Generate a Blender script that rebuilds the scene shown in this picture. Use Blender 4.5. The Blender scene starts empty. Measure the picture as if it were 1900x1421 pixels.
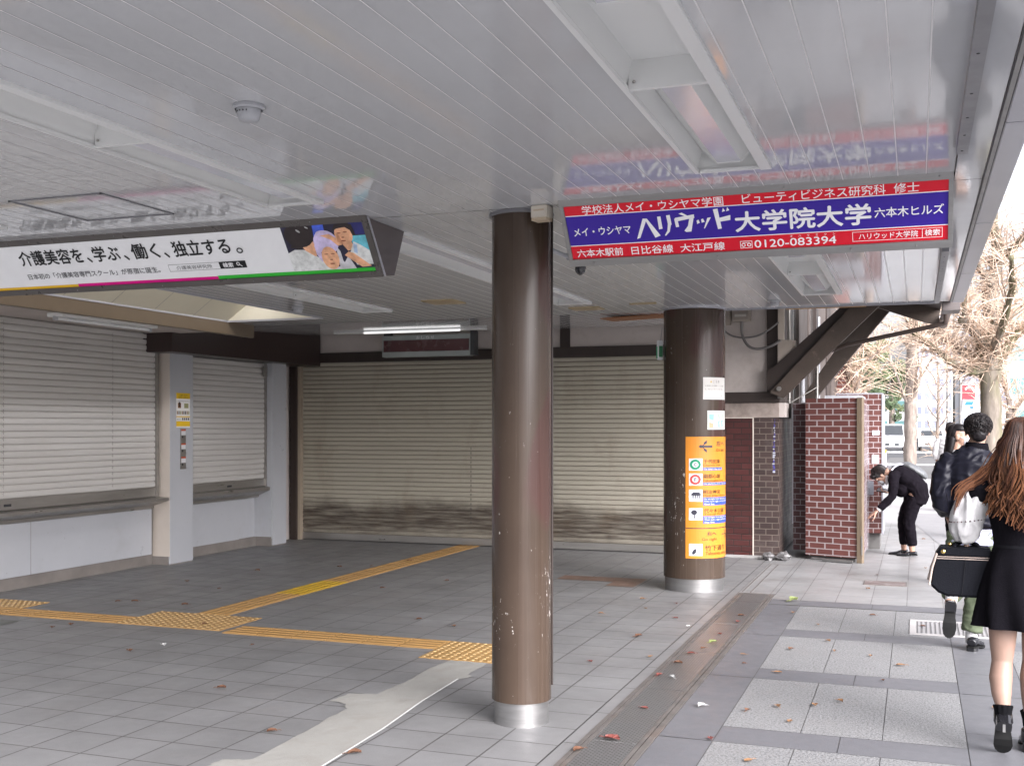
import bpy, bmesh, math, random
from mathutils import Vector, Matrix, noise
R = math.radians
sc = bpy.context.scene
COL = sc.collection
random.seed(7)

# ---------------------------------------------------------------- camera, sky, sun, exposure
cam = bpy.data.cameras.new('camera')
camo = bpy.data.objects.new('camera', cam)
COL.objects.link(camo)
sc.camera = camo
camo.location = (0, 0, 1.62)
camo.rotation_euler = (R(90), 0, R(20.0952))
cam.sensor_width = 36.0
cam.lens = 36.0 * 2050 / 1900
cam.shift_y = 79.5 / 1900
cam.clip_start = 0.05
cam.clip_end = 2000

SUN_EL, SUN_AZ = R(30), R(130)          # azimuth from +Y towards +X: low soft light from behind the camera
world = bpy.data.worlds.new('World')
sc.world = world
world.use_nodes = True
nt = world.node_tree
bg = nt.nodes['Background']
sky = nt.nodes.new('ShaderNodeTexSky')
sky.sky_type = 'NISHITA'
sky.sun_disc = False
sky.sun_elevation = SUN_EL
sky.sun_rotation = SUN_AZ
sky.air_density = 1.0
sky.dust_density = 6.0
sky.ozone_density = 1.0
hsv = nt.nodes.new('ShaderNodeHueSaturation')
hsv.inputs['Saturation'].default_value = 0.15
nt.links.new(sky.outputs[0], hsv.inputs['Color'])
tint = nt.nodes.new('ShaderNodeMix')
tint.data_type = 'RGBA'
tint.blend_type = 'MULTIPLY'
tint.inputs[0].default_value = 1
tint.inputs[7].default_value = (.985, .98, 1.04, 1)
nt.links.new(hsv.outputs[0], tint.inputs[6])
nt.links.new(tint.outputs[2], bg.inputs['Color'])
bg.inputs['Strength'].default_value = 0.15

sun = bpy.data.lights.new('sun', 'SUN')
sun.energy = 0.5
sun.angle = R(45)
sun.color = (1.0, 0.98, 0.96)
suno = bpy.data.objects.new('sun', sun)
COL.objects.link(suno)
suno.location = (20, 10, 30)
sd = Vector((math.sin(SUN_AZ) * math.cos(SUN_EL), math.cos(SUN_AZ) * math.cos(SUN_EL), math.sin(SUN_EL)))
suno.rotation_euler = sd.to_track_quat('Z', 'Y').to_euler()

sc.view_settings.view_transform = 'Standard'
sc.view_settings.look = 'None'
sc.view_settings.exposure = 1.8
sc.view_settings.gamma = 1.0
sc.cycles.max_bounces = 10
sc.cycles.diffuse_bounces = 6
sc.cycles.glossy_bounces = 5
sc.cycles.transparent_max_bounces = 24
sc.cycles.use_adaptive_sampling = True
sc.cycles.use_denoising = True


# ---------------------------------------------------------------- mesh helpers
class MB:
    """collects polygons and links them as one mesh object"""
    def __init__(s):
        s.v, s.f, s.m = [], [], []
        s.mi = 0

    def face(s, pts, mi=None):
        n = len(s.v)
        s.v += [tuple(p) for p in pts]
        s.f.append(tuple(range(n, n + len(pts))))
        s.m.append(s.mi if mi is None else mi)

    def box(s, x0, x1, y0, y1, z0, z1, mi=None):
        n = len(s.v)
        s.v += [(x, y, z) for z in (z0, z1) for y in (y0, y1) for x in (x0, x1)]
        for q in ((0, 2, 3, 1), (4, 5, 7, 6), (0, 1, 5, 4), (2, 6, 7, 3), (0, 4, 6, 2), (1, 3, 7, 5)):
            s.f.append(tuple(n + i for i in q))
            s.m.append(s.mi if mi is None else mi)

    def obox(s, c, ax, ay, az, mi=None):
        c, ax, ay, az = Vector(c), Vector(ax), Vector(ay), Vector(az)
        n = len(s.v)
        s.v += [tuple(c + ax * i + ay * j + az * k) for k in (-1, 1) for j in (-1, 1) for i in (-1, 1)]
        for q in ((0, 2, 3, 1), (4, 5, 7, 6), (0, 1, 5, 4), (2, 6, 7, 3), (0, 4, 6, 2), (1, 3, 7, 5)):
            s.f.append(tuple(n + i for i in q))
            s.m.append(s.mi if mi is None else mi)

    def prism(s, poly, axis, a, b, mi=None):
        """poly: 2D outline in the two other axes, extruded along axis from a to b"""
        def P(p, t):
            return (t, p[0], p[1]) if axis == 'x' else (p[0], t, p[1]) if axis == 'y' else (p[0], p[1], t)
        n, k = len(s.v), len(poly)
        s.v += [P(p, a) for p in poly] + [P(p, b) for p in poly]
        m = s.mi if mi is None else mi
        s.f.append(tuple(n + i for i in range(k))); s.m.append(m)
        s.f.append(tuple(n + k + i for i in reversed(range(k)))); s.m.append(m)
        for i in range(k):
            j = (i + 1) % k
            s.f.append((n + i, n + k + i, n + k + j, n + j)); s.m.append(m)

    def tube(s, pts, rad, n=8, cap=True, mi=None):
        pts = [Vector(p) for p in pts]
        if not hasattr(rad, '__len__'):
            rad = [rad] * len(pts)
        base = len(s.v)
        m = s.mi if mi is None else mi
        ref = None
        for i, p in enumerate(pts):
            d = (pts[min(i + 1, len(pts) - 1)] - pts[max(i - 1, 0)])
            if d.length < 1e-9:
                d = Vector((0, 0, 1))
            d.normalize()
            if ref is None:
                ref = Vector((0, 0, 1)) if abs(d.z) < .9 else Vector((1, 0, 0))
            u = ref - d * ref.dot(d)
            if u.length < 1e-6:
                u = d.orthogonal()
            u.normalize()
            ref = u
            w = d.cross(u)
            for k in range(n):
                a = 2 * math.pi * k / n
                s.v.append(tuple(p + (u * math.cos(a) + w * math.sin(a)) * rad[i]))
        for i in range(len(pts) - 1):
            for k in range(n):
                k2 = (k + 1) % n
                s.f.append((base + i * n + k, base + i * n + k2, base + (i + 1) * n + k2, base + (i + 1) * n + k))
                s.m.append(m)
        if cap:
            s.f.append(tuple(base + k for k in reversed(range(n)))); s.m.append(m)
            e = base + (len(pts) - 1) * n
            s.f.append(tuple(e + k for k in range(n))); s.m.append(m)

    def lathe(s, prof, c=(0, 0), n=32, mi=None, a0=0., a1=2 * math.pi):
        base = len(s.v)
        m = s.mi if mi is None else mi
        full = abs(a1 - a0 - 2 * math.pi) < 1e-6
        nn = n if full else n + 1
        for (r, z) in prof:
            for k in range(nn):
                a = a0 + (a1 - a0) * k / n
                s.v.append((c[0] + r * math.cos(a), c[1] + r * math.sin(a), z))
        for i in range(len(prof) - 1):
            for k in range(n):
                k2 = (k + 1) % nn
                s.f.append((base + i * nn + k, base + i * nn + k2, base + (i + 1) * nn + k2, base + (i + 1) * nn + k))
                s.m.append(m)

    def ball(s, c, r, n=12, mi=None):
        rx, ry, rz = (r, r, r) if not hasattr(r, '__len__') else r
        base = len(s.v)
        m = s.mi if mi is None else mi
        rows = n // 2
        for i in range(rows + 1):
            t = math.pi * i / rows
            for k in range(n):
                a = 2 * math.pi * k / n
                s.v.append((c[0] + rx * math.sin(t) * math.cos(a), c[1] + ry * math.sin(t) * math.sin(a), c[2] + rz * math.cos(t)))
        for i in range(rows):
            for k in range(n):
                k2 = (k + 1) % n
                s.f.append((base + i * n + k, base + (i + 1) * n + k, base + (i + 1) * n + k2, base + i * n + k2))
                s.m.append(m)

    def text(s, body, s0, s1, t0, t1, fmap, bold=0.0, mi=None, shear=0.0, heavy=0.0):
        """glyph outlines fitted into the rectangle (s0..s1, t0..t1); fmap turns (s, t) into a point"""
        c = bpy.data.curves.new('t', 'FONT')
        c.body = body
        c.offset = bold
        c.resolution_u = 3
        c.shear = shear
        o = bpy.data.objects.new('t', c)
        COL.objects.link(o)
        dg = bpy.context.evaluated_depsgraph_get()
        me = bpy.data.meshes.new_from_object(o.evaluated_get(dg))
        xs = [v.co.x for v in me.vertices]; ys = [v.co.y for v in me.vertices]
        xa, xb, ya, yb = min(xs), max(xs), min(ys), max(ys)
        e = heavy * abs(t1 - t0)
        for k, (ox, oy) in enumerate([(0, 0)] if not heavy else [(-e, 0), (e, 0), (0, -e), (0, e)]):
            n = len(s.v)
            for v in me.vertices:
                a = (s0 + e + (v.co.x - xa) / (xb - xa) * (s1 - s0 - 2 * e) + ox, t0 + (v.co.y - ya) / (yb - ya) * (t1 - t0) + oy)
                s.v.append(tuple(fmap(*a) if not heavy else fmap(a[0], a[1], .0004 * k)))
            for p in me.polygons:
                s.f.append(tuple(n + i for i in p.vertices)); s.m.append(s.mi if mi is None else mi)
        bpy.data.objects.remove(o); bpy.data.curves.remove(c); bpy.data.meshes.remove(me)

    def xf(s, mat, start=0):
        for i in range(start, len(s.v)):
            s.v[i] = tuple(mat @ Vector(s.v[i]))

    def split(s, name, mats, parent=None, bev=0.0, smooth=False):
        """one object for every connected piece"""
        par = list(range(len(s.v)))
        def find(i):
            while par[i] != i:
                par[i] = par[par[i]]; i = par[i]
            return i
        for f in s.f:
            for q in f[1:]:
                par[find(q)] = find(f[0])
        groups = {}
        for f, m in zip(s.f, s.m):
            groups.setdefault(find(f[0]), []).append((f, m))
        out = []
        for fs in groups.values():
            g = MB()
            mp = {}
            for f, m in fs:
                for i in f:
                    if i not in mp:
                        mp[i] = len(g.v); g.v.append(s.v[i])
                g.f.append(tuple(mp[i] for i in f)); g.m.append(m)
            out.append(g.build(name, mats, parent, smooth, bev))
        return out

    def build(s, name, mats, parent=None, smooth=False, bev=0.0, weld=False):
        root = parent
        while root is not None and root.parent is not None:
            root = root.parent
        off = Vector(root.location) if root is not None else Vector((0, 0, 0))
        me = bpy.data.meshes.new(name)
        me.from_pydata([tuple(Vector(p) - off) for p in s.v], [], s.f)
        if not isinstance(mats, (list, tuple)):
            mats = [mats]
        for m in mats:
            me.materials.append(m)
        for p, mi in zip(me.polygons, s.m):
            p.material_index = mi
            p.use_smooth = smooth
        if bev or weld:
            bm = bmesh.new(); bm.from_mesh(me)
            bmesh.ops.remove_doubles(bm, verts=bm.verts, dist=1e-5)
            if bev:
                es = [e for e in bm.edges if len(e.link_faces) == 2 and e.calc_face_angle(0) > 0.5]
                bmesh.ops.bevel(bm, geom=es, offset=bev, segments=2, affect='EDGES', clamp_overlap=True)
            bm.to_mesh(me); bm.free()
        me.update()
        if smooth:
            try:
                me.set_sharp_from_angle(angle=R(40))
            except Exception:
                pass
        o = bpy.data.objects.new(name, me)
        COL.objects.link(o)
        if parent is not None:
            o.parent = parent
        return o


def tag(o, label=None, cat=None, group=None, kind=None):
    if label: o['label'] = label
    if cat: o['category'] = cat
    if group: o['group'] = group
    if kind: o['kind'] = kind
    return o


def thing(name, label, cat, loc=(0, 0, 0), group=None):
    o = bpy.data.objects.new(name, None)
    o.empty_display_size = .1
    COL.objects.link(o)
    o.location = loc
    return tag(o, label, cat, group)


def dup(root, loc, rotz=0, label=None, scale=None):
    r = root.copy(); COL.objects.link(r)
    r.location = loc; r.rotation_euler = (0, 0, rotz)
    if scale: r.scale = (scale,) * 3
    if label: r['label'] = label
    for ch in list(root.children):
        c = ch.copy(); COL.objects.link(c); c.parent = r
        for g in list(ch.children):
            d = g.copy(); COL.objects.link(d); d.parent = c
    return r


# ---------------------------------------------------------------- materials
def _new(name):
    m = bpy.data.materials.new(name)
    m.use_nodes = True
    n, l = m.node_tree.nodes, m.node_tree.links
    return m, n, l, n['Principled BSDF']


def _coord(n, l, scale=(1, 1, 1), loc=(0, 0, 0)):
    tc = n.new('ShaderNodeTexCoord'); mp = n.new('ShaderNodeMapping')
    l.new(tc.outputs['Object'], mp.inputs['Vector'])
    mp.inputs['Scale'].default_value = scale
    mp.inputs['Location'].default_value = loc
    return mp.outputs['Vector']


def _noise(n, l, vec, scale, detail=5, rough=.6):
    t = n.new('ShaderNodeTexNoise')
    t.inputs['Scale'].default_value = scale
    t.inputs['Detail'].default_value = detail
    t.inputs['Roughness'].default_value = rough
    l.new(vec, t.inputs['Vector'])
    return t.outputs['Fac']


def _range(n, l, f, a, b, c=0., d=1.):
    r = n.new('ShaderNodeMapRange')
    l.new(f, r.inputs['Value'])
    for k, v in zip(('From Min', 'From Max', 'To Min', 'To Max'), (a, b, c, d)):
        r.inputs[k].default_value = v
    return r.outputs['Result']


def _mix(n, l, f, a, b, mode='MIX'):
    x = n.new('ShaderNodeMix'); x.data_type = 'RGBA'; x.blend_type = mode
    if hasattr(f, 'links'): l.new(f, x.inputs['Factor'])
    else: x.inputs['Factor'].default_value = f
    for k, q in (('A', a), ('B', b)):
        i = [s for s in x.inputs if s.name == k and s.type == 'RGBA'][0]
        if hasattr(q, 'links'): l.new(q, i)
        else: i.default_value = (*q, 1)
    return [s for s in x.outputs if s.type == 'RGBA'][0]


def _bump(n, l, h, strength, dist, bsdf, prev=None):
    b = n.new('ShaderNodeBump')
    b.inputs['Strength'].default_value = strength
    b.inputs['Distance'].default_value = dist
    l.new(h, b.inputs['Height'])
    if prev is not None: l.new(prev, b.inputs['Normal'])
    l.new(b.outputs[0], bsdf.inputs['Normal'])
    return b.outputs[0]


def mat(name, col, rough=.5, metal=0., var=.08, vs=3., bump=0., bs=40., rvar=.08, coat=0., spec=.5,
        stretch=(1, 1, 1), dirt=None, emit=0., emcol=None, fine=0.):
    """painted / plain surface: large tone variation, roughness variation, optional stains (colour, scale, low, high, amount)"""
    m, n, l, b = _new(name)
    v = _coord(n, l, stretch)
    f = _noise(n, l, v, vs)
    c = _mix(n, l, _range(n, l, f, .3, .7), tuple(x * (1 - var) for x in col), tuple(min(1, x * (1 + var)) for x in col))
    if fine:
        f2 = _noise(n, l, v, 180, 2)
        c = _mix(n, l, _range(n, l, f2, .35, .65), c, tuple(min(1, x * (1 + fine)) for x in col))
    if dirt:
        for dc, ds, lo, hi, am in dirt:
            fd = _noise(n, l, v, ds, 7, .65)
            c = _mix(n, l, _range(n, l, fd, lo, hi, 0, am), c, dc)
    l.new(c, b.inputs['Base Color'])
    fr = _noise(n, l, v, vs * 2.3)
    l.new(_range(n, l, fr, .3, .7, max(.03, rough - rvar), min(1, rough + rvar)), b.inputs['Roughness'])
    b.inputs['Metallic'].default_value = metal
    b.inputs['Specular IOR Level'].default_value = spec
    b.inputs['Coat Weight'].default_value = coat
    b.inputs['Coat Roughness'].default_value = .08
    if bump:
        _bump(n, l, _noise(n, l, v, bs, 4), bump, .01, b)
    if emit:
        if emcol: b.inputs['Emission Color'].default_value = (*emcol, 1)
        else: l.new(c, b.inputs['Emission Color'])
        b.inputs['Emission Strength'].default_value = emit
    return m


def brick(name, c1, c2, mortar, bw, bh, ms, wall=True, offset=.5, loc=(0, 0, 0), rough=.6, bump=.3, var=.15,
          dirt=None, spec=.4, fine=0., rvar=.1, freq=2):
    """brick or tile pattern; wall=True runs it over (x+y, z), else over (x, y)"""
    m, n, l, b = _new(name)
    tc = n.new('ShaderNodeTexCoord')
    v0 = tc.outputs['Object']
    if wall:
        sp = n.new('ShaderNodeSeparateXYZ'); l.new(v0, sp.inputs[0])
        ad = n.new('ShaderNodeMath'); ad.operation = 'ADD'
        l.new(sp.outputs[0], ad.inputs[0]); l.new(sp.outputs[1], ad.inputs[1])
        cb = n.new('ShaderNodeCombineXYZ')
        l.new(ad.outputs[0], cb.inputs[0]); l.new(sp.outputs[2], cb.inputs[1])
        vec = cb.outputs[0]
    else:
        vec = v0
    mp = n.new('ShaderNodeMapping'); mp.inputs['Location'].default_value = loc
    l.new(vec, mp.inputs['Vector'])
    t = n.new('ShaderNodeTexBrick')
    l.new(mp.outputs[0], t.inputs['Vector'])
    t.offset = offset; t.offset_frequency = freq
    t.inputs['Scale'].default_value = 1
    t.inputs['Brick Width'].default_value = bw
    t.inputs['Row Height'].default_value = bh
    t.inputs['Mortar Size'].default_value = ms
    t.inputs['Mortar Smooth'].default_value = .15
    t.inputs['Bias'].default_value = 0
    t.inputs['Color1'].default_value = (*c1, 1)
    t.inputs['Color2'].default_value = (*c2, 1)
    t.inputs['Mortar'].default_value = (*mortar, 1)
    f = _noise(n, l, v0, 1.7)
    c = _mix(n, l, 1.0, t.outputs['Color'], _mix(n, l, _range(n, l, f, .3, .7), (1 - var,) * 3, (1, 1, 1)), 'MULTIPLY')
    if fine:
        f2 = _noise(n, l, v0, 160, 2)
        c = _mix(n, l, 1.0, c, _mix(n, l, _range(n, l, f2, .35, .65), (1 - fine,) * 3, (1, 1, 1)), 'MULTIPLY')
    if dirt:
        for dc, ds, lo, hi, am in dirt:
            fd = _noise(n, l, v0, ds, 7, .65)
            c = _mix(n, l, _range(n, l, fd, lo, hi, 0, am), c, dc)
    l.new(c, b.inputs['Base Color'])
    fr = _noise(n, l, v0, 4)
    l.new(_range(n, l, fr, .3, .7, rough - rvar, rough + rvar), b.inputs['Roughness'])
    b.inputs['Specular IOR Level'].default_value = spec
    iv = n.new('ShaderNodeMath'); iv.operation = 'SUBTRACT'; iv.inputs[0].default_value = 1
    l.new(t.outputs['Fac'], iv.inputs[1])
    _bump(n, l, iv.outputs[0], bump, .004, b)
    return m


def flat(name, col, rough=.45, emit=0., spec=.4):
    m, n, l, b = _new(name)
    v = _coord(n, l)
    f = _noise(n, l, v, 9)
    c = _mix(n, l, _range(n, l, f, .3, .7), tuple(x * .95 for x in col), col)
    l.new(c, b.inputs['Base Color'])
    b.inputs['Roughness'].default_value = rough
    b.inputs['Specular IOR Level'].default_value = spec
    if emit:
        l.new(c, b.inputs['Emission Color'])
        b.inputs['Emission Strength'].default_value = emit
    return m

# ---------------------------------------------------------------- shared materials
def shutter_mat(name, col, grime, z0=.12, z1=.62, amount=.85, side=False):
    """roller shutter paint: soft tone changes, soot band near the ground, sooty runs"""
    m, n, l, b = _new(name)
    tc = n.new('ShaderNodeTexCoord')
    sp = n.new('ShaderNodeSeparateXYZ'); l.new(tc.outputs['Object'], sp.inputs[0])
    v = _coord(n, l, (.35, .35, 6))
    f = _noise(n, l, v, 1.6, 5)
    c = _mix(n, l, _range(n, l, f, .3, .7), tuple(x * .86 for x in col), col)
    v2 = _coord(n, l, (1, 1, 1))
    fn = _noise(n, l, v2, 1.3, 6)
    ad = n.new('ShaderNodeMath'); ad.operation = 'MULTIPLY_ADD'
    l.new(fn, ad.inputs[0]); ad.inputs[1].default_value = .42; l.new(sp.outputs[2], ad.inputs[2])
    up = _range(n, l, ad.outputs[0], z0 + .10, z0 + .34, 0, 1)
    dn = _range(n, l, ad.outputs[0], z1 + .18, z1 + .34, 1, 0)
    mu = n.new('ShaderNodeMath'); mu.operation = 'MULTIPLY'; l.new(up, mu.inputs[0]); l.new(dn, mu.inputs[1])
    m2 = n.new('ShaderNodeMath'); m2.operation = 'MULTIPLY'; l.new(mu.outputs[0], m2.inputs[0])
    l.new(_range(n, l, _noise(n, l, _coord(n, l, (1.2, 1.2, 14)), 2.2, 5), .25, .6, .35 * amount, amount), m2.inputs[1])
    c = _mix(n, l, m2.outputs[0], c, grime)
    f3 = _noise(n, l, _coord(n, l, (.8, .8, .5)), 2.6, 8, .7)
    c = _mix(n, l, _range(n, l, f3, .52, .75, 0, .35 if z0 > 0 else .06), c, (.16, .11, .06))
    l.new(c, b.inputs['Base Color'])
    b.inputs['Roughness'].default_value = .42
    b.inputs['Specular IOR Level'].default_value = .4
    return m


def column_mat():
    m, n, l, b = _new('brown gloss column paint')
    tc = n.new('ShaderNodeTexCoord')
    sp = n.new('ShaderNodeSeparateXYZ'); l.new(tc.outputs['Object'], sp.inputs[0])
    v = _coord(n, l)
    c = _mix(n, l, _range(n, l, _noise(n, l, v, 1.5), .35, .65), (.056, .038, .0275), (.071, .0495, .036))
    # maroon touch-up patches
    fp = _noise(n, l, _coord(n, l, (1.6, 1.6, .7), (3.1, .4, 0)), 1.3, 1, .3)
    c = _mix(n, l, _range(n, l, fp, .60, .63, 0, .45), c, (.075, .026, .028))
    # vertical dull streaks
    fs = _noise(n, l, _coord(n, l, (14, 14, .12)), 1.2, 4)
    c = _mix(n, l, _range(n, l, fs, .55, .75, 0, .35), c, (.105, .07, .053))
    # paint chips, most of them between knee and chest height
    zm = n.new('ShaderNodeMath'); zm.operation = 'MULTIPLY'
    l.new(_range(n, l, sp.outputs[2], .35, .7, 0, 1), zm.inputs[0]); l.new(_range(n, l, sp.outputs[2], 1.05, 1.4, 1, 0), zm.inputs[1])
    fc = _noise(n, l, _coord(n, l, (1.5, 1.5, .6)), 34, 6, .7)
    fm = _noise(n, l, _coord(n, l, (1, 1, .35), (.7, 0, 0)), 2.6, 2)
    th = n.new('ShaderNodeMath'); th.operation = 'MULTIPLY_ADD'
    l.new(_range(n, l, fm, .4, .62, -.06, .10), th.inputs[0]); l.new(zm.outputs[0], th.inputs[1]); l.new(fc, th.inputs[2])
    chip = _range(n, l, th.outputs[0], .685, .70, 0, 1)
    c = _mix(n, l, chip, c, (.62, .58, .55))
    fd = _noise(n, l, v, 95, 2)
    c = _mix(n, l, _range(n, l, fd, .775, .79, 0, .7), c, (.55, .5, .46))
    l.new(c, b.inputs['Base Color'])
    rr = _range(n, l, fs, .35, .75, .17, .38)
    l.new(rr, b.inputs['Roughness'])
    b.inputs['Coat Weight'].default_value = .08
    b.inputs['Specular IOR Level'].default_value = .30
    b.inputs['Coat Roughness'].default_value = .06
    _bump(n, l, _noise(n, l, _coord(n, l, (9, 9, .25)), 1.5, 3), .25, .004, b)
    return m


def grate_mat():
    m, n, l, b = _new('patterned steel drain cover')
    tc = n.new('ShaderNodeTexCoord')
    t = n.new('ShaderNodeTexBrick'); l.new(tc.outputs['Object'], t.inputs['Vector'])
    t.offset = .5
    for k, v in (('Scale', 1), ('Brick Width', .034), ('Row Height', .017), ('Mortar Size', .0052), ('Mortar Smooth', .4)):
        t.inputs[k].default_value = v
    t.inputs['Color1'].default_value = (.33, .33, .33, 1); t.inputs['Color2'].default_value = (.28, .28, .28, 1)
    t.inputs['Mortar'].default_value = (.10, .10, .10, 1)
    f = _noise(n, l, _coord(n, l), 2.2)
    c = _mix(n, l, _range(n, l, f, .4, .75, 0, .25), t.outputs['Color'], (.2, .16, .14))
    l.new(c, b.inputs['Base Color'])
    b.inputs['Metallic'].default_value = .35
    b.inputs['Roughness'].default_value = .34
    _bump(n, l, t.outputs['Fac'], .6, .004, b)
    return m


MT = {}
MT['tile'] = brick('grey station floor tile', (.28, .278, .279), (.252, .25, .25), (.105, .10, .098), .3125, .313, .005, wall=False,
                   offset=0, loc=(1.705, -.025, 0), rough=.5, bump=.35, var=.22, fine=.12,
                   dirt=[((.21, .195, .19), .9, .5, .75, .5), ((.35, .34, .335), 3.5, .62, .8, .3)])
MT['tile_b'] = brick('pale grey outdoor tile', (.35, .347, .347), (.31, .307, .307), (.16, .152, .148), .31, .55, .004, wall=False,
                     offset=0, loc=(.70, -.55, 0), rough=.42, bump=.3, var=.2, fine=.1,
                     dirt=[((.19, .17, .16), 1.3, .52, .7, .6)])
MT['granite'] = mat('pale flamed granite', (.21, .21, .21), rough=.6, var=.06, vs=2, fine=.45, bump=.5, bs=90,
                    dirt=[((.10, .10, .105), 75, .50, .57, .7), ((.23, .225, .22), 1.5, .5, .75, .4)])
MT['slab'] = mat('dark grey paving slab', (.135, .135, .145), rough=.5, var=.10, vs=3, fine=.16, bump=.12, bs=140,
                 dirt=[((.19, .187, .185), 2, .55, .8, .35)])
MT['joint'] = mat('dirty mortar joint', (.13, .125, .12), rough=.85, var=.2, vs=8)
MT['asphalt'] = mat('asphalt', (.06, .06, .062), rough=.85, var=.2, vs=1.2, fine=.5, bump=.3, bs=90)
MT['kerb'] = mat('concrete kerb', (.34, .33, .32), rough=.8, var=.15, vs=5, bump=.15, bs=60)
MT['ceil'] = mat('white enamelled ceiling strip', (.585, .594, .61), rough=.07, rvar=.02, var=.02, vs=.8, spec=.55,
                 bump=.012, bs=1.6, dirt=[((.42, .41, .41), 1.1, .5, .8, .3)])
MT['bead'] = mat('white ceiling joint', (.86, .85, .85), rough=.6, var=.05, vs=4)
MT['ltpaint'] = mat('white light housing paint', (.76, .765, .755), rough=.5, rvar=.02, var=.015, vs=1.5, spec=.3)
MT['reflector'] = mat('lavender white reflector sheet', (.66, .66, .72), rough=.16, rvar=.04, var=.03, vs=3)
MT['fascia'] = mat('dull metal fascia', (.46, .46, .50), rough=.3, rvar=.03, metal=.3, var=.04, vs=1)
MT['darkmetal'] = mat('grey painted angle', (.22, .22, .235), rough=.4, var=.1, vs=5)
MT['screw'] = flat('dark screw heads', (.04, .04, .045))
MT['steel'] = mat('brushed steel', (.33, .325, .32), rough=.4, metal=.85, var=.1, vs=4, stretch=(1, 1, 8))
MT['steeldull'] = mat('dull stainless sheet', (.33, .315, .295), rough=.34, metal=.75, var=.14, vs=2, stretch=(.6, .6, 4))
MT['white'] = mat('white laminate', (.43, .44, .465), rough=.35, var=.04, vs=1.5, dirt=[((.30, .28, .26), 1.6, .55, .8, .35), ((.20, .18, .17), 26, .66, .72, .5)])
MT['beige'] = mat('beige trim and reflected tint', (.56, .50, .44), rough=.45, var=.05)
MT['skirt'] = mat('grey brown skirting', (.20, .18, .165), rough=.5, var=.15, vs=3)
MT['beam'] = mat('olive brown beam paint', (.145, .11, .075), rough=.4, var=.06, vs=2)
MT['dark'] = mat('near black brown cladding', (.038, .024, .022), rough=.3, rvar=.02, var=.04, vs=1)
MT['timber'] = mat('dark brown painted timber', (.034, .0235, .0195), rough=.5, var=.2, vs=3, stretch=(1, 1, .4), bump=.15, bs=20)
MT['plaster'] = mat('cream wall plaster', (.50, .45, .42), rough=.8, var=.06, vs=3, bump=.12, bs=50,
                    dirt=[((.25, .19, .15), 2.2, .55, .78, .5)])
MT['cream'] = mat('cream skylight lining', (.72, .68, .55), rough=.7, var=.03)
MT['shutL'] = shutter_mat('off white roller shutter', (.58, .565, .54), (.40, .375, .34), 0, .5, .2)
MT['shutR'] = shutter_mat('yellowed roller shutter', (.42, .388, .318), (.058, .043, .034), .10, .50, .98)
MT['groove'] = mat('dark shutter joint', (.13, .11, .085), rough=.7, var=.2)  # dark joint colour between the slats
MT['groove_l'] = mat('pale shutter joint', (.36, .34, .32), rough=.6, var=.2)
MT['column'] = column_mat()
MT['grate'] = grate_mat()
MT['yellow'] = mat('worn yellow tactile tile', (.40, .235, .085), rough=.55, var=.12, vs=3, fine=.12, bump=.1, bs=80,
                   dirt=[((.30, .18, .07), 3, .5, .75, .5)])
MT['yellow_new'] = mat('fresh yellow tactile tile', (.52, .33, .03), rough=.5, var=.06, vs=3)
MT['dome'] = mat('pale worn tactile bump', (.50, .34, .16), rough=.5, var=.1)
MT['cement'] = mat('smeared cement patch', (.31, .302, .278), rough=.8, var=.14, vs=3, fine=.12, bump=.5, bs=9,
                   dirt=[((.28, .26, .23), 5, .5, .7, .55), ((.38, .375, .355), 4, .58, .75, .6)])
MT['whiteline'] = mat('white filler line', (.74, .74, .72), rough=.7, var=.1, vs=9)
MT['brownpatch'] = mat('brown floor tile', (.20, .125, .095), rough=.5, var=.15, vs=4)
MT['rust'] = mat('rusty drain frame', (.165, .15, .14), rough=.6, metal=.3, var=.2, vs=6, dirt=[((.26, .14, .09), 2.2, .55, .75, .4)])

# ---------------------------------------------------------------- ground
def struct(name, mb, m, **k):
    return tag(mb.build(name, m, **k), kind='structure')


g = MB(); g.box(-700, 700, -400, 900, -.40, -.14)
struct('ground', g, MT['asphalt'])

g = MB()
g.face([(-8.9, -4, 0), (-1.705, -4, 0), (-1.705, 14.2, 0), (-8.9, 14.2, 0)])
y = -4 + .025
k = 0
while y < 13.9:                                     # narrow edge strip of cut tiles
    g.face([(-1.701, y + .003, 0), (-1.627, y + .003, 0), (-1.627, y + .622, 0), (-1.701, y + .622, 0)], 1)
    y += .626
g.face([(-1.705, -4, -.004), (-1.623, -4, -.004), (-1.623, 14.2, -.004), (-1.705, 14.2, -.004)], 2)
struct('station_floor', g, [MT['tile'], mat('plain grey edge tile', (.21, .207, .207), rough=.5, var=.12, vs=2, fine=.12), MT['joint']])

g = MB()
g.face([(-1.27, -6, -.004), (2.2, -6, -.004), (2.2, 60, -.004), (-1.27, 60, -.004)], 2)
def cell(x0, x1, y0, y1, mi, e=.0022):
    g.face([(x0 + e, y0 + e, 0), (x1 - e, y0 + e, 0), (x1 - e, y1 - e, 0), (x0 + e, y1 - e, 0)], mi)
rows = [6.0 + 1.515 * k for k in range(-7, 20)]
for i, y in enumerate(rows):
    left = y < 9.5
    if left:
        cell(-1.27, -.985, y - .30, y + 1.21, 1)
        for k in range(3):
            cell(-.985 + .41 * k, -.575 + .41 * k, y, y + 1.21, 0)
        cell(-.985, -.37, y - .305, y, 1); cell(-.37, .245, y - .305, y, 1)
        cell(.245, .62, y - .30, y + .30, 1); cell(.245, .62, y + .30, y + 1.21, 1)
    if y < 24:
        for k in range(3):
            cell(.62 + .41 * k, 1.03 + .41 * k, y, y + 1.21, 0)
        cell(.62, 1.23, y - .305, y, 1); cell(1.23, 1.85, y - .305, y, 1)
        cell(1.85, 2.2, y - .305, y + 1.21, 1)
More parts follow.
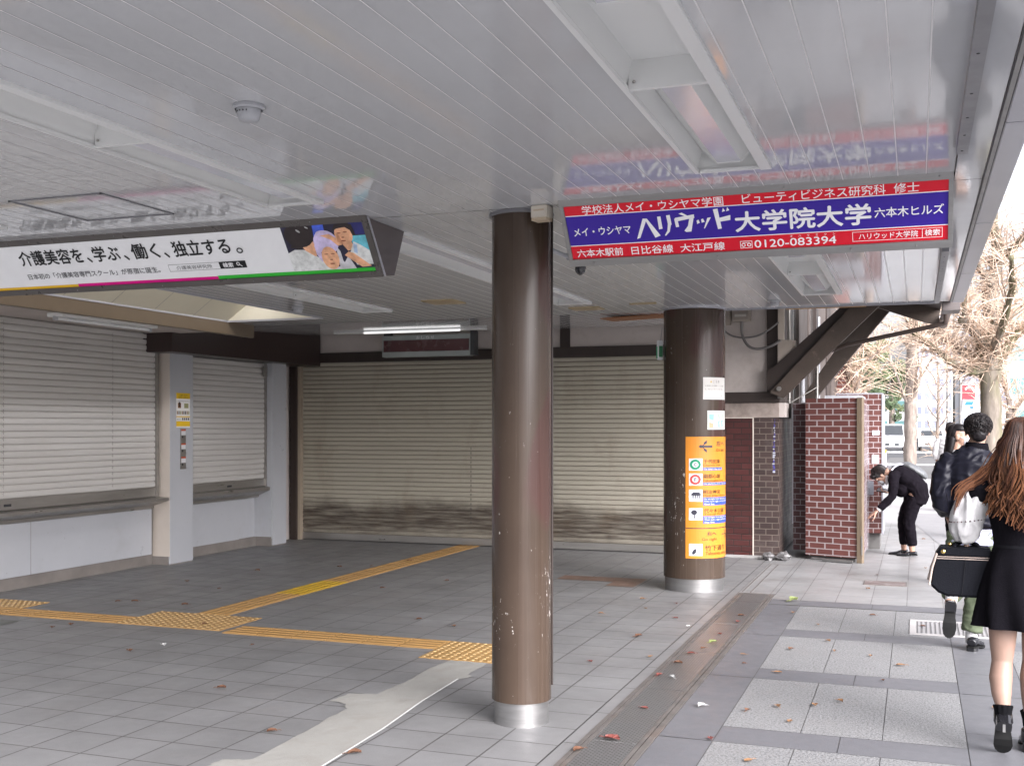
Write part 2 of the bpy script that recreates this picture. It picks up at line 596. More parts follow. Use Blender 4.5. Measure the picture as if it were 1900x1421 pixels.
cell(-1.27, -.37, 10.26, 10.55, 1); cell(-.37, .245, 10.26, 10.55, 1); cell(.245, .62, 10.21, 10.55, 1)
struct('sidewalk', g, [MT['granite'], MT['slab'], MT['joint']])

g = MB()
g.face([(-2.3, 10.555, .0), (-1.27, 10.85, .0), (-1.27, 14.2, .0), (-2.3, 14.2, .0)]) if False else None
g.face([(-1.27, 10.555, 0), (.618, 10.555, 0), (.618, 19.5, 0), (-1.27, 19.5, 0)])
g.face([(-1.623, 10.86, 0), (-1.274, 10.86, 0), (-1.274, 19.5, 0), (-1.623, 19.5, 0)])
struct('tiled_pavement', g, MT['tile_b'])

g = MB()
g.face([(-3.0, 19.5, 0), (.618, 19.5, 0), (.618, 36, 0), (-3.0, 36, 0)])
g.face([(.62, 24.78, 0), (2.2, 24.78, 0), (2.2, 36, 0), (.62, 36, 0)])
struct('pavement_far', g, mat('grey far paving', (.36, .356, .356), rough=.6, var=.1, vs=1, fine=.1))
g = MB(); g.box(2.2, 2.38, -6, 36, -.139, .0)
struct('kerb', g, MT['kerb'], bev=.01)
g = MB()
g.face([(2.38, -80, -.13), (11, -80, -.13), (11, 200, -.13), (2.38, 200, -.13)])
g.face([(-60, 36.2, -.126), (60, 36.2, -.126), (60, 54, -.126), (-60, 54, -.126)])
struct('road', g, MT['asphalt'])
g = MB(); g.box(11, 16, -80, 36, -.139, .0)
struct('pavement_opposite', g, MT['kerb'])

# brown and grey replacement tiles, long joint at the column
g = MB()
for (x0, x1, y0, y1, mi) in ((-3.58, -2.66, 11.14, 11.45, 0), (-2.96, -2.66, 10.83, 11.14, 0), (-3.9, -3.58, 10.83, 11.14, 1), (-7.2, -6.98, 6.9, 7.2, 1)):
    g.face([(x0 + .003, y0, .004), (x1 - .003, y0, .004), (x1 - .003, y1 - .003, .004), (x0 + .003, y1 - .003, .004)], mi)
struct('floor_repair_tiles', g, [MT['brownpatch'], mat('greenish tile', (.15, .155, .14), rough=.5)])

# cement patch with ragged edge, white filler line beside it
g = MB()
pts = [(-2.98, 3.2), (-2.60, 3.2), (-2.655, 4.6), (-2.68, 5.3), (-2.73, 5.9), (-2.755, 6.5), (-2.71, 6.55), (-2.70, 6.63), (-2.745, 6.66), (-2.74, 7.02),
       (-3.02, 7.02), (-3.05, 6.7), (-3.03, 6.35), (-3.06, 5.98), (-3.22, 5.93), (-3.24, 5.74), (-3.12, 5.70), (-3.07, 5.62), (-3.04, 5.2), (-3.02, 4.6), (-3.16, 4.55), (-3.17, 4.4), (-3.02, 4.3)]
rg = random.Random(3)
out = []
for i, p in enumerate(pts):
    q = pts[(i + 1) % len(pts)]
    for k in range(6):
        t = k / 6
        out.append((p[0] + (q[0] - p[0]) * t + rg.uniform(-.008, .008), p[1] + (q[1] - p[1]) * t + rg.uniform(-.008, .008)))
bm_pts = [(x, yy, .005) for x, yy in out]
g.face(bm_pts)
struct('cement_patch', g, MT['cement'])
g = MB()
line = [(-2.598, 3.2), (-2.651, 4.6), (-2.676, 5.3), (-2.728, 5.9), (-2.751, 6.5)]
for i in range(len(line) - 1):
    (xa, ya), (xb, yb) = line[i], line[i + 1]
    for k in range(8):
        t0, t1 = k / 8, (k + 1) / 8
        w0, w1 = .012, .012
        a = (xa + (xb - xa) * t0, ya + (yb - ya) * t0); b = (xa + (xb - xa) * t1, ya + (yb - ya) * t1)
        g.face([(a[0], a[1], .009), (a[0] + w0, a[1], .009), (b[0] + w1, b[1], .009), (b[0], b[1], .009)])
struct('filler_line', g, MT['whiteline'])

# tactile paving: guide bars and warning domes
def guide(g, x0, x1, y0, y1, along, mi=0):
    g.box(x0 + .002, x1 - .002, y0 + .002, y1 - .002, .001, .006, mi)
    for k in range(4):
        if along == 'x':
            c = y0 + (y1 - y0) * (k + .5) / 4
            g.box(x0 + .012, x1 - .012, c - .017, c + .017, .006, .0105, mi)
        else:
            c = x0 + (x1 - x0) * (k + .5) / 4
            g.box(c - .017, c + .017, y0 + .012, y1 - .012, .006, .0105, mi)

def warn(g, x0, x1, y0, y1):
    nx, ny = round((x1 - x0) / .3), round((y1 - y0) / .3)
    for i in range(nx):
        for j in range(ny):
            a, b = x0 + (x1 - x0) * i / nx, y0 + (y1 - y0) * j / ny
            w, d = (x1 - x0) / nx, (y1 - y0) / ny
            g.box(a + .002, a + w - .002, b + .002, b + d - .002, .001, .006, 0)
            for p in range(5):
                for q in range(5):
                    g.lathe([(.0165, .0055), (.012, .0105), (.0001, .011)], (a + w * (p + .5) / 5, b + d * (q + .5) / 5), 8, 2)

g = MB()
x = -3.27 - .305
while x > -5.3:
    guide(g, max(x, -5.172), x + .305, 7.33, 7.645, 'x'); x -= .305
x = -6.19 - .305
while x > -7.75:
    guide(g, x, x + .305, 7.40, 7.70, 'x'); x -= .305
struct('tactile_path', g, [MT['yellow'], MT['yellow_new'], MT['dome']])
g = MB()
y = 8.02
i = 0
while y < 13.6:
    guide(g, -5.83, -5.52, y, y + .305, 'y', 1 if 9.2 < y < 10.15 else 0); y += .305
struct('tactile_path.001', g, [MT['yellow'], MT['yellow_new'], MT['dome']])
g = MB()
warn(g, -6.19, -5.17, 7.40, 8.01)
struct('tactile_warning', g, [MT['yellow'], MT['yellow_new'], MT['dome']])
g = MB(); warn(g, -3.27, -2.66, 7.03, 7.64)
struct('tactile_warning.001', g, [MT['yellow'], MT['yellow_new'], MT['dome']])
g = MB(); warn(g, -8.3, -7.46, 7.71, 8.06)
struct('tactile_warning.002', g, [MT['yellow'], MT['yellow_new'], MT['dome']])

# drain channel with patterned covers
t = thing('drain_channel', 'long patterned steel drain cover along the edge of the station floor', 'drain', (-1.45, 7.5, 0))
g = MB()
y = -2.9
while y < 10.6:
    e = min(y + 1.2, 10.80)
    g.box(-1.568, -1.338, y + .004, e - .004, -.03, .002); y += 1.2
g.build('cover_plate', MT['grate'], t)
g = MB()
for (a, b, z) in ((-1.625, -1.603, .003), (-1.596, -1.572, .003), (-1.334, -1.312, .003), (-1.304, -1.272, .004)):
    g.box(a, b, -3, 10.84, -.03, z)
g.box(-1.62, -1.28, 10.80, 10.84, -.03, .0025)
for a in (-1.60, -1.52):
    g.box(a, a + .012, 10.9, 13.2, -.03, .003)
g.build('frame', MT['rust'], t)
g = MB(); g.face([(-1.625, -3, -.006), (-1.27, -3, -.006), (-1.27, 10.86, -.006), (-1.625, 10.86, -.006)])
g.build('channel_bed', MT['joint'], t)

# ---------------------------------------------------------------- canopy
def zc(y):
    return 2.78 if y < 11.05 else 2.78 + .042 * (y - 11.05)

TROUGH = [(-.945, -.610), (-3.215, -2.88), (-5.30, -4.965)]
BAYS = [(1.75, 5.03), (5.95, 10.05)]
holes = [(x0, x1, y0, y1) for (x0, x1) in TROUGH for (y0, y1) in BAYS]
SKY = (-7.17, -5.97, 6.0, 10.42)
holes.append(SKY)
canopy = thing('station_canopy', 'white strip ceiling canopy of the station entrance with grey metal edge', 'canopy', (-3.5, 5, 2.78))
g = MB()
P = .1222
x0s = .165 - P * 69
edges = sorted(set([round(.165 - P * k, 4) for k in range(70)] + [h[0] for h in holes] + [h[1] for h in holes]))
joints = set(round(.165 - P * k, 4) for k in range(70))
bayY = [(1.6, 5.535), (5.545, 11.045), (11.055, 13.82)]
for a, b in zip(edges[:-1], edges[1:]):
    if a < -8.02: continue
    if b - a < .002: continue
    xm = (a + b) / 2
    for (ya, yb) in bayY:
        if ya > 11 and xm > -2.3: continue
        if xm < -7.17 and ya < 5.5: continue
        iv = [(ya, yb)]
        if xm < -7.17 and ya < 11: iv = [(10.43, yb)]
        for (hx0, hx1, hy0, hy1) in holes:
            if hx0 < xm < hx1:
                nv = []
                for (p, q) in iv:
                    if hy1 <= p or hy0 >= q: nv.append((p, q)); continue
                    if p < hy0: nv.append((p, hy0))
                    if q > hy1: nv.append((hy1, q))
                iv = nv
        for (p, q) in iv:
            ra = .0028 if a in joints else 0
            rb = .0028 if b in joints else 0
            g.face([(a + ra, q, zc(q)), (b - rb, q, zc(q)), (b - rb, p, zc(p)), (a + ra, p, zc(p))], 0)
            if ra: g.face([(a - .0024, q, zc(q) - .0008), (a + .0024, q, zc(q) - .0008), (a + .0024, p, zc(p) - .0008), (a - .0024, p, zc(p) - .0008)], 1)
# smooth sheet between strips and edge channel
for (ya, yb) in ((1.6, 5.625), (5.635, 11.045)):
    g.face([(.168, yb, 2.78), (.291, yb, 2.78), (.291, ya, 2.78), (.168, ya, 2.78)], 0)
g.build('ceiling_strips', [MT['ceil'], MT['bead']], canopy)
g = MB()
for a in (5.54, 11.05):
    g.box(-8 if a > 6 else -7.17, .17, a - .006, a + .006, 2.782, 2.80)
g.box(.16, .292, 5.626, 5.634, 2.7805, 2.80)
g.build('bay_joint', MT['screw'], canopy)
g = MB()
g.box(.292, .297, 1.6, 11.06, 2.772, 2.86, 1)
g.box(.297, .313, 1.6, 11.06, 2.768, 2.86, 0)
g.box(.313, .318, 1.6, 11.06, 2.772, 2.86, 1)
g.build('edge_channel', [MT['steel'], MT['screw']], canopy)
g = MB()
y = 1.6
for yb in (2.35, 4.57, 6.79, 9.0, 11.06):
    g.box(.318, .412, y + .004, yb - .004, 2.766, 3.12); y = yb
g.build('fascia', MT['fascia'], canopy, bev=.003)
g = MB()
for (xa, xb, ya, yb) in ((-8.9, -7.175, 5.5, 14), (-5.95, .33, 1.6, 11.0), (-7.175, -5.95, 1.6, 5.98), (-7.175, -5.95, 10.45, 13.95), (-5.95, -2.3, 11, 13.95)):
    g.box(xa, xb, ya, yb, 2.93 if xa > -8 else 3.0, 3.08)
g.build('roof_slab', MT['kerb'], canopy)
g = MB()
for (ya, yb) in ((1.6, 4.945), (7.67, 10.9)):
    g.box(.156, .2, ya, yb, 2.745, 2.7795)
g.split('angle_bracket', MT['darkmetal'], canopy)
g = MB()
for yy in (2.3, 3.0, 3.62, 4.05, 4.36, 4.62, 4.88, 7.9, 8.15, 8.5, 9.2):
    g.lathe([(.006, 2.744), (.004, 2.7425), (.0001, 2.742)], (.176, yy), 10)
g.build('screw', MT['screw'], canopy)
g = MB()
for (xa, xb, ya, yb) in ((-4.40, -3.81, 4.46, 5.04),):
    for q in ((xa, xb, ya, ya + .012), (xa, xb, yb - .012, yb), (xa, xa + .012, ya, yb), (xb - .012, xb, ya, yb)):
        g.box(*q, 2.774, 2.7798, 0)
g.build('access_hatch', MT['darkmetal'], canopy)
g = MB()
g.box(-2.2, .16, 11.06, 11.075, 2.765, 2.80, 0)
g.box(-1.2, -.45, 11.076, 11.086, 2.757, 2.80, 1)
g.build('end_trim', [MT['fascia'], mat('raw wood edge', (.45, .27, .12), rough=.7, var=.2, vs=9)], canopy)
g = MB()
for (xa, xb, ya, yb) in ((-4.30, -3.98, 9.30, 9.62), (-3.2, -2.9, 10.35, 10.6), (-4.62, -4.40, 4.1, 4.3), (-2.55, -2.3, 10.2, 10.26)):
    g.box(xa, xb, ya, yb, 2.768, 2.7798)
g.split('tan_plate', mat('thin tan plate', (.42, .33, .20), rough=.5, var=.15), canopy)  # thin tan rectangles just below the ceiling strips
g = MB()
g.obox((-2.85, 11.75, 2.795), (.34, 0, .012), (0, .28, .012), (0, 0, .006))
g.build('loose_board', mat('orange plywood', (.30, .12, .045), rough=.6, var=.2, vs=6), canopy)
# skylight shaft: sloped cream lining, bright end wall
sk = thing('skylight_shaft', 'cream lined skylight opening above the ticket counter', 'skylight', (-6.6, 8.2, 2.78))
g = MB()
for k in range(7):
    ya, yb = 6.0 + .632 * k, 6.0 + .632 * (k + 1)
    g.face([(-7.17, ya + .003, 2.78), (-7.17, yb - .003, 2.78), (-6.25, yb - .003, 3.42), (-6.25, ya + .003, 3.42)])
g.face([(-7.17, 10.42, 2.78), (-5.97, 10.42, 2.78), (-5.97, 10.42, 3.42), (-6.25, 10.42, 3.42)])
g.face([(-7.17, 6.0, 2.78), (-6.25, 6.0, 3.42), (-5.97, 6.0, 3.42), (-5.97, 6.0, 2.78)])
g.face([(-5.972, 6.0, 2.78), (-5.972, 6.0, 3.42), (-5.972, 10.42, 3.42), (-5.972, 10.42, 2.78)])
g.build('lining', MT['cream'], sk)
g = MB()
g.box(-7.176, -7.162, 6, 10.42, 2.768, 2.785); g.box(-5.985, -5.97, 6, 10.42, 2.765, 2.785); g.box(-7.17, -5.97, 10.412, 10.428, 2.765, 2.785)
g.build('frame', MT['fascia'], sk)
g = MB()
g.face([(-7.2, 5.9, 2.82), (-7.2, 10.5, 2.82), (-6.27, 10.5, 3.46), (-6.27, 5.9, 3.46)])
g.face([(-7.2, 10.44, 2.8), (-5.9, 10.44, 2.8), (-5.9, 10.44, 3.46), (-6.27, 10.44, 3.46)])
g.face([(-5.94, 6.0, 2.8), (-5.94, 6.0, 3.42), (-5.94, 10.42, 3.42), (-5.94, 10.42, 2.8)])
g.build('casing', MT['kerb'], sk)

# recessed light troughs
def trough(x0, x1, y0, y1, div, label):
    t = thing('recessed_light', label, 'ceiling light', ((x0 + x1) / 2, (y0 + y1) / 2, 2.78), 'recessed ceiling lights')
    w = .018
    g = MB()
    g.box(x0 - .004, x0 + w, y0, y1, 2.768, 2.784); g.box(x1 - .045, x1 + .004, y0, y1, 2.764, 2.784)
    g.box(x0 + w, x1 - .045, y0, y0 + w, 2.768, 2.784); g.box(x0 + w, x1 - .045, y1 - w, y1, 2.768, 2.784)
    g.build('frame', MT['ltpaint'], t, bev=.002)
    g = MB()
    zt = 2.875
    g.face([(x0, y0, zt), (x0, y1, zt), (x1, y1, zt), (x1, y0, zt)])
    g.face([(x0 + .004, y0, 2.78), (x0 + .004, y1, 2.78), (x0 + .03, y1, zt), (x0 + .03, y0, zt)])
    g.face([(x1 - .03, y0, 2.78), (x1 - .05, y0, zt), (x1 - .05, y1, zt), (x1 - .03, y1, 2.78)])
    for yy in (y0 + .004, y1 - .004):
        g.face([(x0, yy, 2.78), (x1, yy, 2.78), (x1, yy, zt), (x0, yy, zt)])
    for d in div:
        g.box(x0 + .015, x1 - .035, d - .012, d + .012, 2.775, zt)
    g.build('housing', MT['ltpaint'], t)
    seg = []
    prev = y0
    for d in div:
        seg.append((prev + .02, d - .72)); prev = d + .02
    seg.append((prev, y1 - .03))
    for (a, b) in seg:
        if b - a < .2: continue
        r = MB()
        c = (x0 + x1) / 2 - .012
        prof = [(c - .125, 2.872), (c - .052, 2.806), (c + .052, 2.806), (c + .118, 2.872)]
        for (p, q) in zip(prof[:-1], prof[1:]):
            r.face([(p[0], a, p[1]), (q[0], a, q[1]), (q[0], b, q[1]), (p[0], b, p[1])], 1 if p[1] == q[1] else 0)
        for yy in (a, b):
            r.face([(x, yy, z) for x, z in prof], 0)
            for (p, q) in zip(prof[:-1], prof[1:]):
                r.tube([(p[0], yy, p[1]), (q[0], yy, q[1])], .0045, 6, mi=0)
        r.build('reflector', [MT['ltpaint'], MT['reflector']], t)
    g = MB()
    for d in div:
        g.ball((x0 + .035, d - .016, 2.80), .006, 8)
    g.build('screw', MT['steeldull'], t)

tl = ['near ceiling light trough by the red and blue sign', 'ceiling light trough at upper left near the smoke detector', 'ceiling light trough cut off by the left edge of the picture',
      'far ceiling light trough behind the red and blue sign', 'far ceiling light trough passing behind the near brown column', 'far ceiling light trough beside the cream skylight']
i = 0
for (y0, y1), div in zip(BAYS, ((3.72,), (8.72,))):
    for (x0, x1) in TROUGH:
        trough(x0, x1, y0, y1, div, tl[i]); i += 1

# ---------------------------------------------------------------- left wall: ticket counters behind roller shutters
def slats(g, length0, length1, z0, z1, pitch, fmap, depth=.010):
    """roller curtain profile swept between two ends; fmap(s, z, d) turns it into a point"""
    n = int(round((z1 - z0) / pitch))
    p = (z1 - z0) / n
    for k in range(n):
        za = z0 + p * k
        prof = [(za, depth), (za + p * .10, depth), (za + p * .14, 0), (za + p * .5, -.0035), (za + p * .86, 0), (za + p * .97, depth * .75), (za + p, depth)]
        for i in range(len(prof) - 1):
            (a, da), (b, db) = prof[i], prof[i + 1]
            g.face([fmap(length0, a, da), fmap(length1, a, da), fmap(length1, b, db), fmap(length0, b, db)], 1 if i == 0 else 0)

wl = thing('counter_wall', 'white ticket counter wall with steel shelf under the left roller shutter', 'counter', (-8.4, 4, 0))
g = MB()
g.box(-8.40, -8.372, 5.5, 10.67, .125, .655)
g.build('front_panel', MT['white'], wl, bev=.004)
g = MB()
for yy in (6.8, 8.78):
    g.box(-8.3735, -8.3705, yy, yy + .004, .125, .655)
g.build('panel_joint', MT['skirt'], wl)
g = MB(); g.box(-8.43, -8.392, 5.5, 10.70, 0, .125)
g.build('skirting', MT['skirt'], wl)
g = MB()
g.prism([(-8.372, .66), (-8.372, .69), (-8.16, .755), (-8.16, .785), (-8.34, .80), (-8.40, .80), (-8.40, .66)], 'y', 5.5, 10.70)
g.build('shelf', MT['steeldull'], wl, bev=.004)
g = MB(); g.box(-8.9, -8.44, 5.5, 14.2, 0, 3.05)
g.build('back_wall', MT['plaster'], wl)

def side_shutter(name, label, y0, y1, z0, z1, xp, pitch, joints, latch):
    global SHORT
    t = SHORT = thing(name, label, 'roller shutter', (xp, (y0 + y1) / 2, z0), 'roller shutters')
    g = MB()
    slats(g, y0, y1, z0 + .11, z1, pitch, lambda s, z, d: (xp - d, s, z))
    g.build('curtain', [MT['shutL'], MT['groove_l']], t)
    g = MB()
    g.box(xp - .03, xp + .008, y0, y1, z0, z0 + .108)
    g.build('bottom_rail', MT['steeldull'], t, bev=.003)
    g = MB()
    for yy in latch:
        g.box(xp + .008, xp + .014, yy, yy + .09, z0 + .035, z0 + .06)
    g.build('latch', MT['screw'], t)
    g = MB()
    g.box(xp - .03, xp + .03, y1, y1 + .04, z0 - .01, z1)
    g.box(xp - .03, xp + .03, y0 - .04, y0, z0 - .01, z1)
    g.split('guide_rail', MT['steeldull'], t)
    if joints:
        g = MB()
        for yy in joints:
            z = z0 + .16
            while z < z1:
                g.box(xp + .0015, xp + .0045, yy, yy + .004, z - .024, z + .024)
                g.ball((xp + .003, yy - .012, z), .004, 6)
                z += pitch
        g.build('joint_clips', MT['groove_l'], t)

side_shutter('roller_shutter', 'long off-white roller shutter closing the left ticket counter', 5.6, 10.62, .80, 2.68, -8.30, .0665, (8.35, 9.9), (8.35,))
side_shutter('roller_shutter', 'short off-white roller shutter between the two white pillars', 11.16, 12.86, .80, 2.46, -8.27, .066, (), (12.0,))
g = MB()
for k in range(3):
    g.box(-8.245, -8.215, 11.175, 11.215, 2.20 + .075 * k, 2.245 + .075 * k)
g.box(-8.24, -8.21, 12.78, 12.85, 2.28, 2.42)
g.split('guide_block', MT['steeldull'], SHORT)

w2 = thing('counter_wall', 'short white ticket counter between the two white pillars', 'counter', (-8.4, 12, 0))
g = MB(); g.box(-8.40, -8.345, 11.14, 12.62, .30, .655); g.build('front_panel', MT['white'], w2, bev=.006)
g = MB(); g.box(-8.43, -8.385, 11.14, 12.45, .125, .30); g.build('lower_panel', MT['white'], w2, bev=.004)
g = MB(); g.box(-8.438, -8.425, 12.2, 12.862, .125, .79); g.build('return_panel', MT['white'], w2)
g = MB(); g.box(-8.435, -8.395, 11.14, 12.9, 0, .125); g.box(-8.435, -8.16, 12.856, 12.866, 0, .125); g.build('skirting', MT['skirt'], w2)
g = MB(); g.prism([(-8.345, .66), (-8.345, .69), (-8.175, .755), (-8.175, .80), (-8.30, .815), (-8.40, .815), (-8.40, .66)], 'y', 11.14, 12.86); g.build('shelf', MT['steeldull'], w2, bev=.004)
g = MB(); g.box(-8.44, -8.16, 12.862, 12.88, .125, .79); g.build('end_panel', MT['white'], w2)

for lab, y0, y1 in (('white square pillar carrying a yellow poster beside the ticket counter', 10.70, 11.14), ('narrow white pillar next to the brick strip by the rear shutter', 12.885, 13.23)):
    t = thing('pillar', lab, 'pillar', (-8.38, (y0 + y1) / 2, 0), 'white pillars')
    g = MB(); g.box(-8.52, -8.15, y0 + .004, y1, .012, 2.50)
    g.build('casing', MT['white'], t, bev=.005)
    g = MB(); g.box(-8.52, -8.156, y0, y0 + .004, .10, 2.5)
    g.build('side_face', MT['beige'] if y0 < 11 else MT['white'], t)  # beige on the near pillar is a reflected cast put into the colour
    if y0 < 11:
        g = MB(); g.box(-8.376, -8.366, 10.655, 10.668, .125, .66); g.build('corner_gap', MT['skirt'], t)
    g = MB(); g.box(-8.52, -8.17, y0 - .006, y0 + .003, 0, .10); g.box(-8.52, -8.153, y0 + .003, y1 - .003, 0, .012)
    g.build('foot', MT['skirt'], t)

g = MB(); g.box(-7.24, -7.172, 5.5, 10.95, 2.635, 2.782)
tag(g.build('ceiling_beam', MT['beam'], bev=.004), 'olive brown beam along the ceiling above the long shutter', 'beam')
g = MB(); g.box(-8.44, -7.241, 5.5, 10.62, 2.684, 2.70)
tag(g.build('soffit', MT['plaster']), 'pale soffit board between the long shutter and the brown beam', 'soffit')
g = MB(); g.box(-8.5, -7.95, 10.47, 13.81, 2.465, 2.92)
g.box(-8.44, -8.3, 10.42, 10.47, 2.60, 2.684)
tag(g.build('header_box', MT['dark'], bev=.005), 'dark brown boxed header above the white pillars', 'header')
t = thing('fluorescent_light', 'unlit fluorescent batten under the soffit above the long shutter', 'light', (-7.6, 9, 2.67))
g = MB(); g.box(-7.68, -7.50, 8.25, 9.65, 2.645, 2.683); g.build('batten', MT['ltpaint'], t, bev=.006)
g = MB(); g.tube([(-7.59, 8.28, 2.628), (-7.59, 9.62, 2.628)], .015, 10); g.build('tube', flat('white tube glass', (.85, .86, .86), .2), t, smooth=True)
g = MB(); g.box(-7.605, -7.575, 8.25, 8.29, 2.61, 2.65); g.box(-7.605, -7.575, 9.61, 9.65, 2.61, 2.65); g.split('lamp_holder', MT['white'], t)

# ---------------------------------------------------------------- rear wall
bw = thing('rear_wall', 'dark beamed rear wall above the wide yellowed shutter', 'wall', (-5.3, 13.9, 0))
g = MB(); g.box(-8.44, -2.25, 13.93, 14.2, 0, 3.05); g.build('backing', MT['plaster'], bw)
g = MB(); g.box(-8.0, -2.26, 13.80, 13.93, 2.515, 2.65); g.build('lintel', MT['timber'], bw, bev=.004)
g = MB(); g.box(-8.0, -2.26, 13.85, 13.93, 2.65, 2.93); g.build('plaster_panel', MT['plaster'], bw)
for xc in (-6.89, -4.32):
    g = MB(); g.box(xc - .065, xc + .065, 13.815, 13.86, 2.65, 2.92); g.build('post', MT['timber'], bw, bev=.003)
g = MB(); g.box(-8.50, -8.405, 13.78, 13.93, 0, 2.52); g.build('brick_strip', brick('dark brick strip', (.05, .022, .02), (.038, .018, .017), (.11, .09, .085), .21, .066, .006, rough=.4), bw)
g = MB(); g.box(-8.404, -8.31, 13.74, 13.93, 0, 2.52); g.build('side_post', MT['timber'], bw, bev=.004)
t = thing('roller_shutter', 'wide yellowed roller shutter with a sooty band across the rear entrance', 'roller shutter', (-5.3, 13.85, 0), 'roller shutters')
g = MB(); slats(g, -8.26, -2.29, .10, 2.52, .0625, lambda s, z, d: (s, 13.85 + d, z), .012)
g.build('curtain', [MT['shutR'], MT['groove']], t)
g = MB(); g.box(-8.26, -2.29, 13.835, 13.88, .012, .10); g.box(-8.26, -2.29, 13.825, 13.835, .012, .03)
g.build('bottom_rail', MT['steeldull'], t, bev=.003)
g = MB(); g.box(-8.31, -8.262, 13.79, 13.93, 0, 2.52); g.box(-2.29, -2.24, 13.79, 13.93, 0, 2.52)
g.split('guide_rail', mat('tan guide rail', (.42, .35, .27), rough=.45, metal=.2), t)
g = MB()
z = .3
while z < 1.35:
    g.box(-5.66, -5.652, 13.842, 13.846, z, z + .03); z += .0625
g.build('latch_slots', MT['screw'], t)

# hanging display board with lettering
t = thing('display_board', 'hanging grey notice display with a dark red screen in front of the rear shutter', 'display board', (-6.05, 13.3, 2.8))
g = MB(); g.box(-6.72, -5.44, 13.30, 13.42, 2.537, 2.82)
g.build('housing', mat('grey green display housing', (.34, .37, .36), rough=.4, metal=.2), t, bev=.006)
g = MB(); g.box(-6.695, -5.46, 13.292, 13.299, 2.603, 2.757)
g.build('screen', mat('dark red screen', (.085, .035, .038), rough=.25, var=.2, vs=3), t)
g = MB()
for k in range(5):
    g.box(-6.63, -6.59, 13.288, 13.2915, 2.63 + .024 * k, 2.634 + .024 * k)
g.build('screen_marks', MT['screw'], t)
g = MB(); g.box(-5.438, -5.385, 13.29, 13.43, 2.54, 2.86); g.box(-6.70, -6.64, 13.33, 13.39, 2.82, 2.90); g.box(-5.5, -5.39, 13.32, 13.40, 2.86, 2.905)
g.split('hanger', mat('black hanger', (.04, .042, .045), rough=.4), t)
g = MB()
for k, ch in enumerate('おしらせ'):
    g.text(ch, -6.215 + .07 * k, -6.165 + .07 * k, 2.768, 2.808, lambda s, q: (s, 13.2975, q), bold=.012)
g.build('lettering', flat('white letters', (.85, .85, .85), emit=.0), t)
t = thing('fluorescent_light', 'lit fluorescent tube above the hanging notice display', 'light', (-6.1, 12.9, 2.85))
g = MB(); g.box(-7.25, -5.1, 12.93, 13.03, 2.835, 2.858); g.build('batten', MT['ltpaint'], t, bev=.004)
g = MB(); g.tube([(-6.78, 12.90, 2.832), (-5.42, 12.90, 2.832)], .014, 10)
g.build('tube', flat('lit white tube', (1, 1, 1), .3, emit=.25), t, smooth=True)

# ---------------------------------------------------------------- columns
C1, C2 = (-2.037, 5.720), (-2.078, 10.966)
def column(name, label, c, r, ring):
    t = thing(name, label, 'column', (c[0], c[1], 0), 'brown round columns')
    g = MB(); g.lathe([(r, .13), (r, 1.2), (r, 2.0), (r, 2.79)], c, 64); g.build('shaft', MT['column'], t, smooth=True)
    g = MB(); g.lathe([(r - .014, 0), (r - .014, .128), (r - .0139, .132)], c, 64)
    g.build('steel_base', MT['steel'], t, smooth=True)
    g = MB(); g.lathe([(r, .13), (r - .0145, .129)], c, 64); g.build('base_lip', MT['column'], t, smooth=True)
    g = MB(); g.lathe([(r + .001, 2.762), (r + .016, 2.764), (r + .016, 2.7795)], c, 64)
    g.build('top_ring', MT['darkmetal'] if ring else MT['fascia'], t, smooth=True)
    if ring:
        g = MB(); g.tube([(c[0] + r * .97, c[1] + r * .35, 2.77), (c[0] + r * .97, c[1] + r * .35, .2)], .006, 8); g.build('cable', MT['timber'], t)
    return t
column('round_column', 'near slim brown round column with scuffed paint and steel base', C1, .163, True)
column('round_column', 'far thick brown round column carrying the orange guide poster', C2, .303, False)

def cyl(c, r, th0=-90.0):
    """arc length s measured from the camera-facing line, height z"""
    ca = math.atan2(-c[1], -c[0])
    def f(s, z, d=0.0):
        a = ca + s / r
        return (c[0] + (r + d) * math.cos(a), c[1] + (r + d) * math.sin(a), z)
    return f

def arc_sheet(g, f, s0, s1, z0, z1, d, mi=0, n=14):
    for k in range(n):
        a, b = s0 + (s1 - s0) * k / n, s0 + (s1 - s0) * (k + 1) / n
        g.face([f(a, z0, d), f(b, z0, d), f(b, z1, d), f(a, z1, d)], mi)

RC = .303
fc = cyl(C2, RC)
Z = lambda y: 1.515 - (y - 100) * (1.515 - .335) / 1240          # rows measured on the poster
def S(x):
    return RC * math.asin(max(-1, min(1, (x - 305) / 305)))
cam_s = RC * R(1.2)
t = thing('guide_poster', 'orange guide poster with arrows and line symbols wrapped on the far column', 'poster', (C2[0], C2[1], .3))
W_O = flat('orange poster sheet', (.66, .25, .028), .35)
g = MB(); arc_sheet(g, fc, S(222), S(222) + .62, Z(1340), Z(100), .003, 0, 24)
g.build('sheet', W_O, t, smooth=True)
DK = flat('dark poster ink', (.035, .035, .05), .4)
BR = flat('brown poster ink', (.06, .025, .01), .4)
BL = flat('blue poster patch', (.05, .09, .42), .4)
WH = flat('white poster patch', (.80, .80, .84), .4)
GN = flat('green ring ink', (.01, .27, .13), .4)
RD = flat('red ring ink', (.52, .07, .06), .4)
f1 = lambda s, z: fc(s, z, .0055)
f2 = lambda s, z: fc(s, z, .0075)
for y in (322, 474, 638, 828, 1190):
    g = MB(); arc_sheet(g, fc, S(255), S(383), Z(y + 122), Z(y), .0045, 0, 6); g.build('icon_patch', WH, t)
for x1, ya, yb in ((520, 414, 442), (615, 566, 594), (615, 718, 800), (615, 908, 985)):
    g = MB(); arc_sheet(g, fc, S(390), S(540) + (.05 if x1 < 600 else .20), Z(yb), Z(ya), .0045, 0, 10); g.build('blue_patch', BL, t)
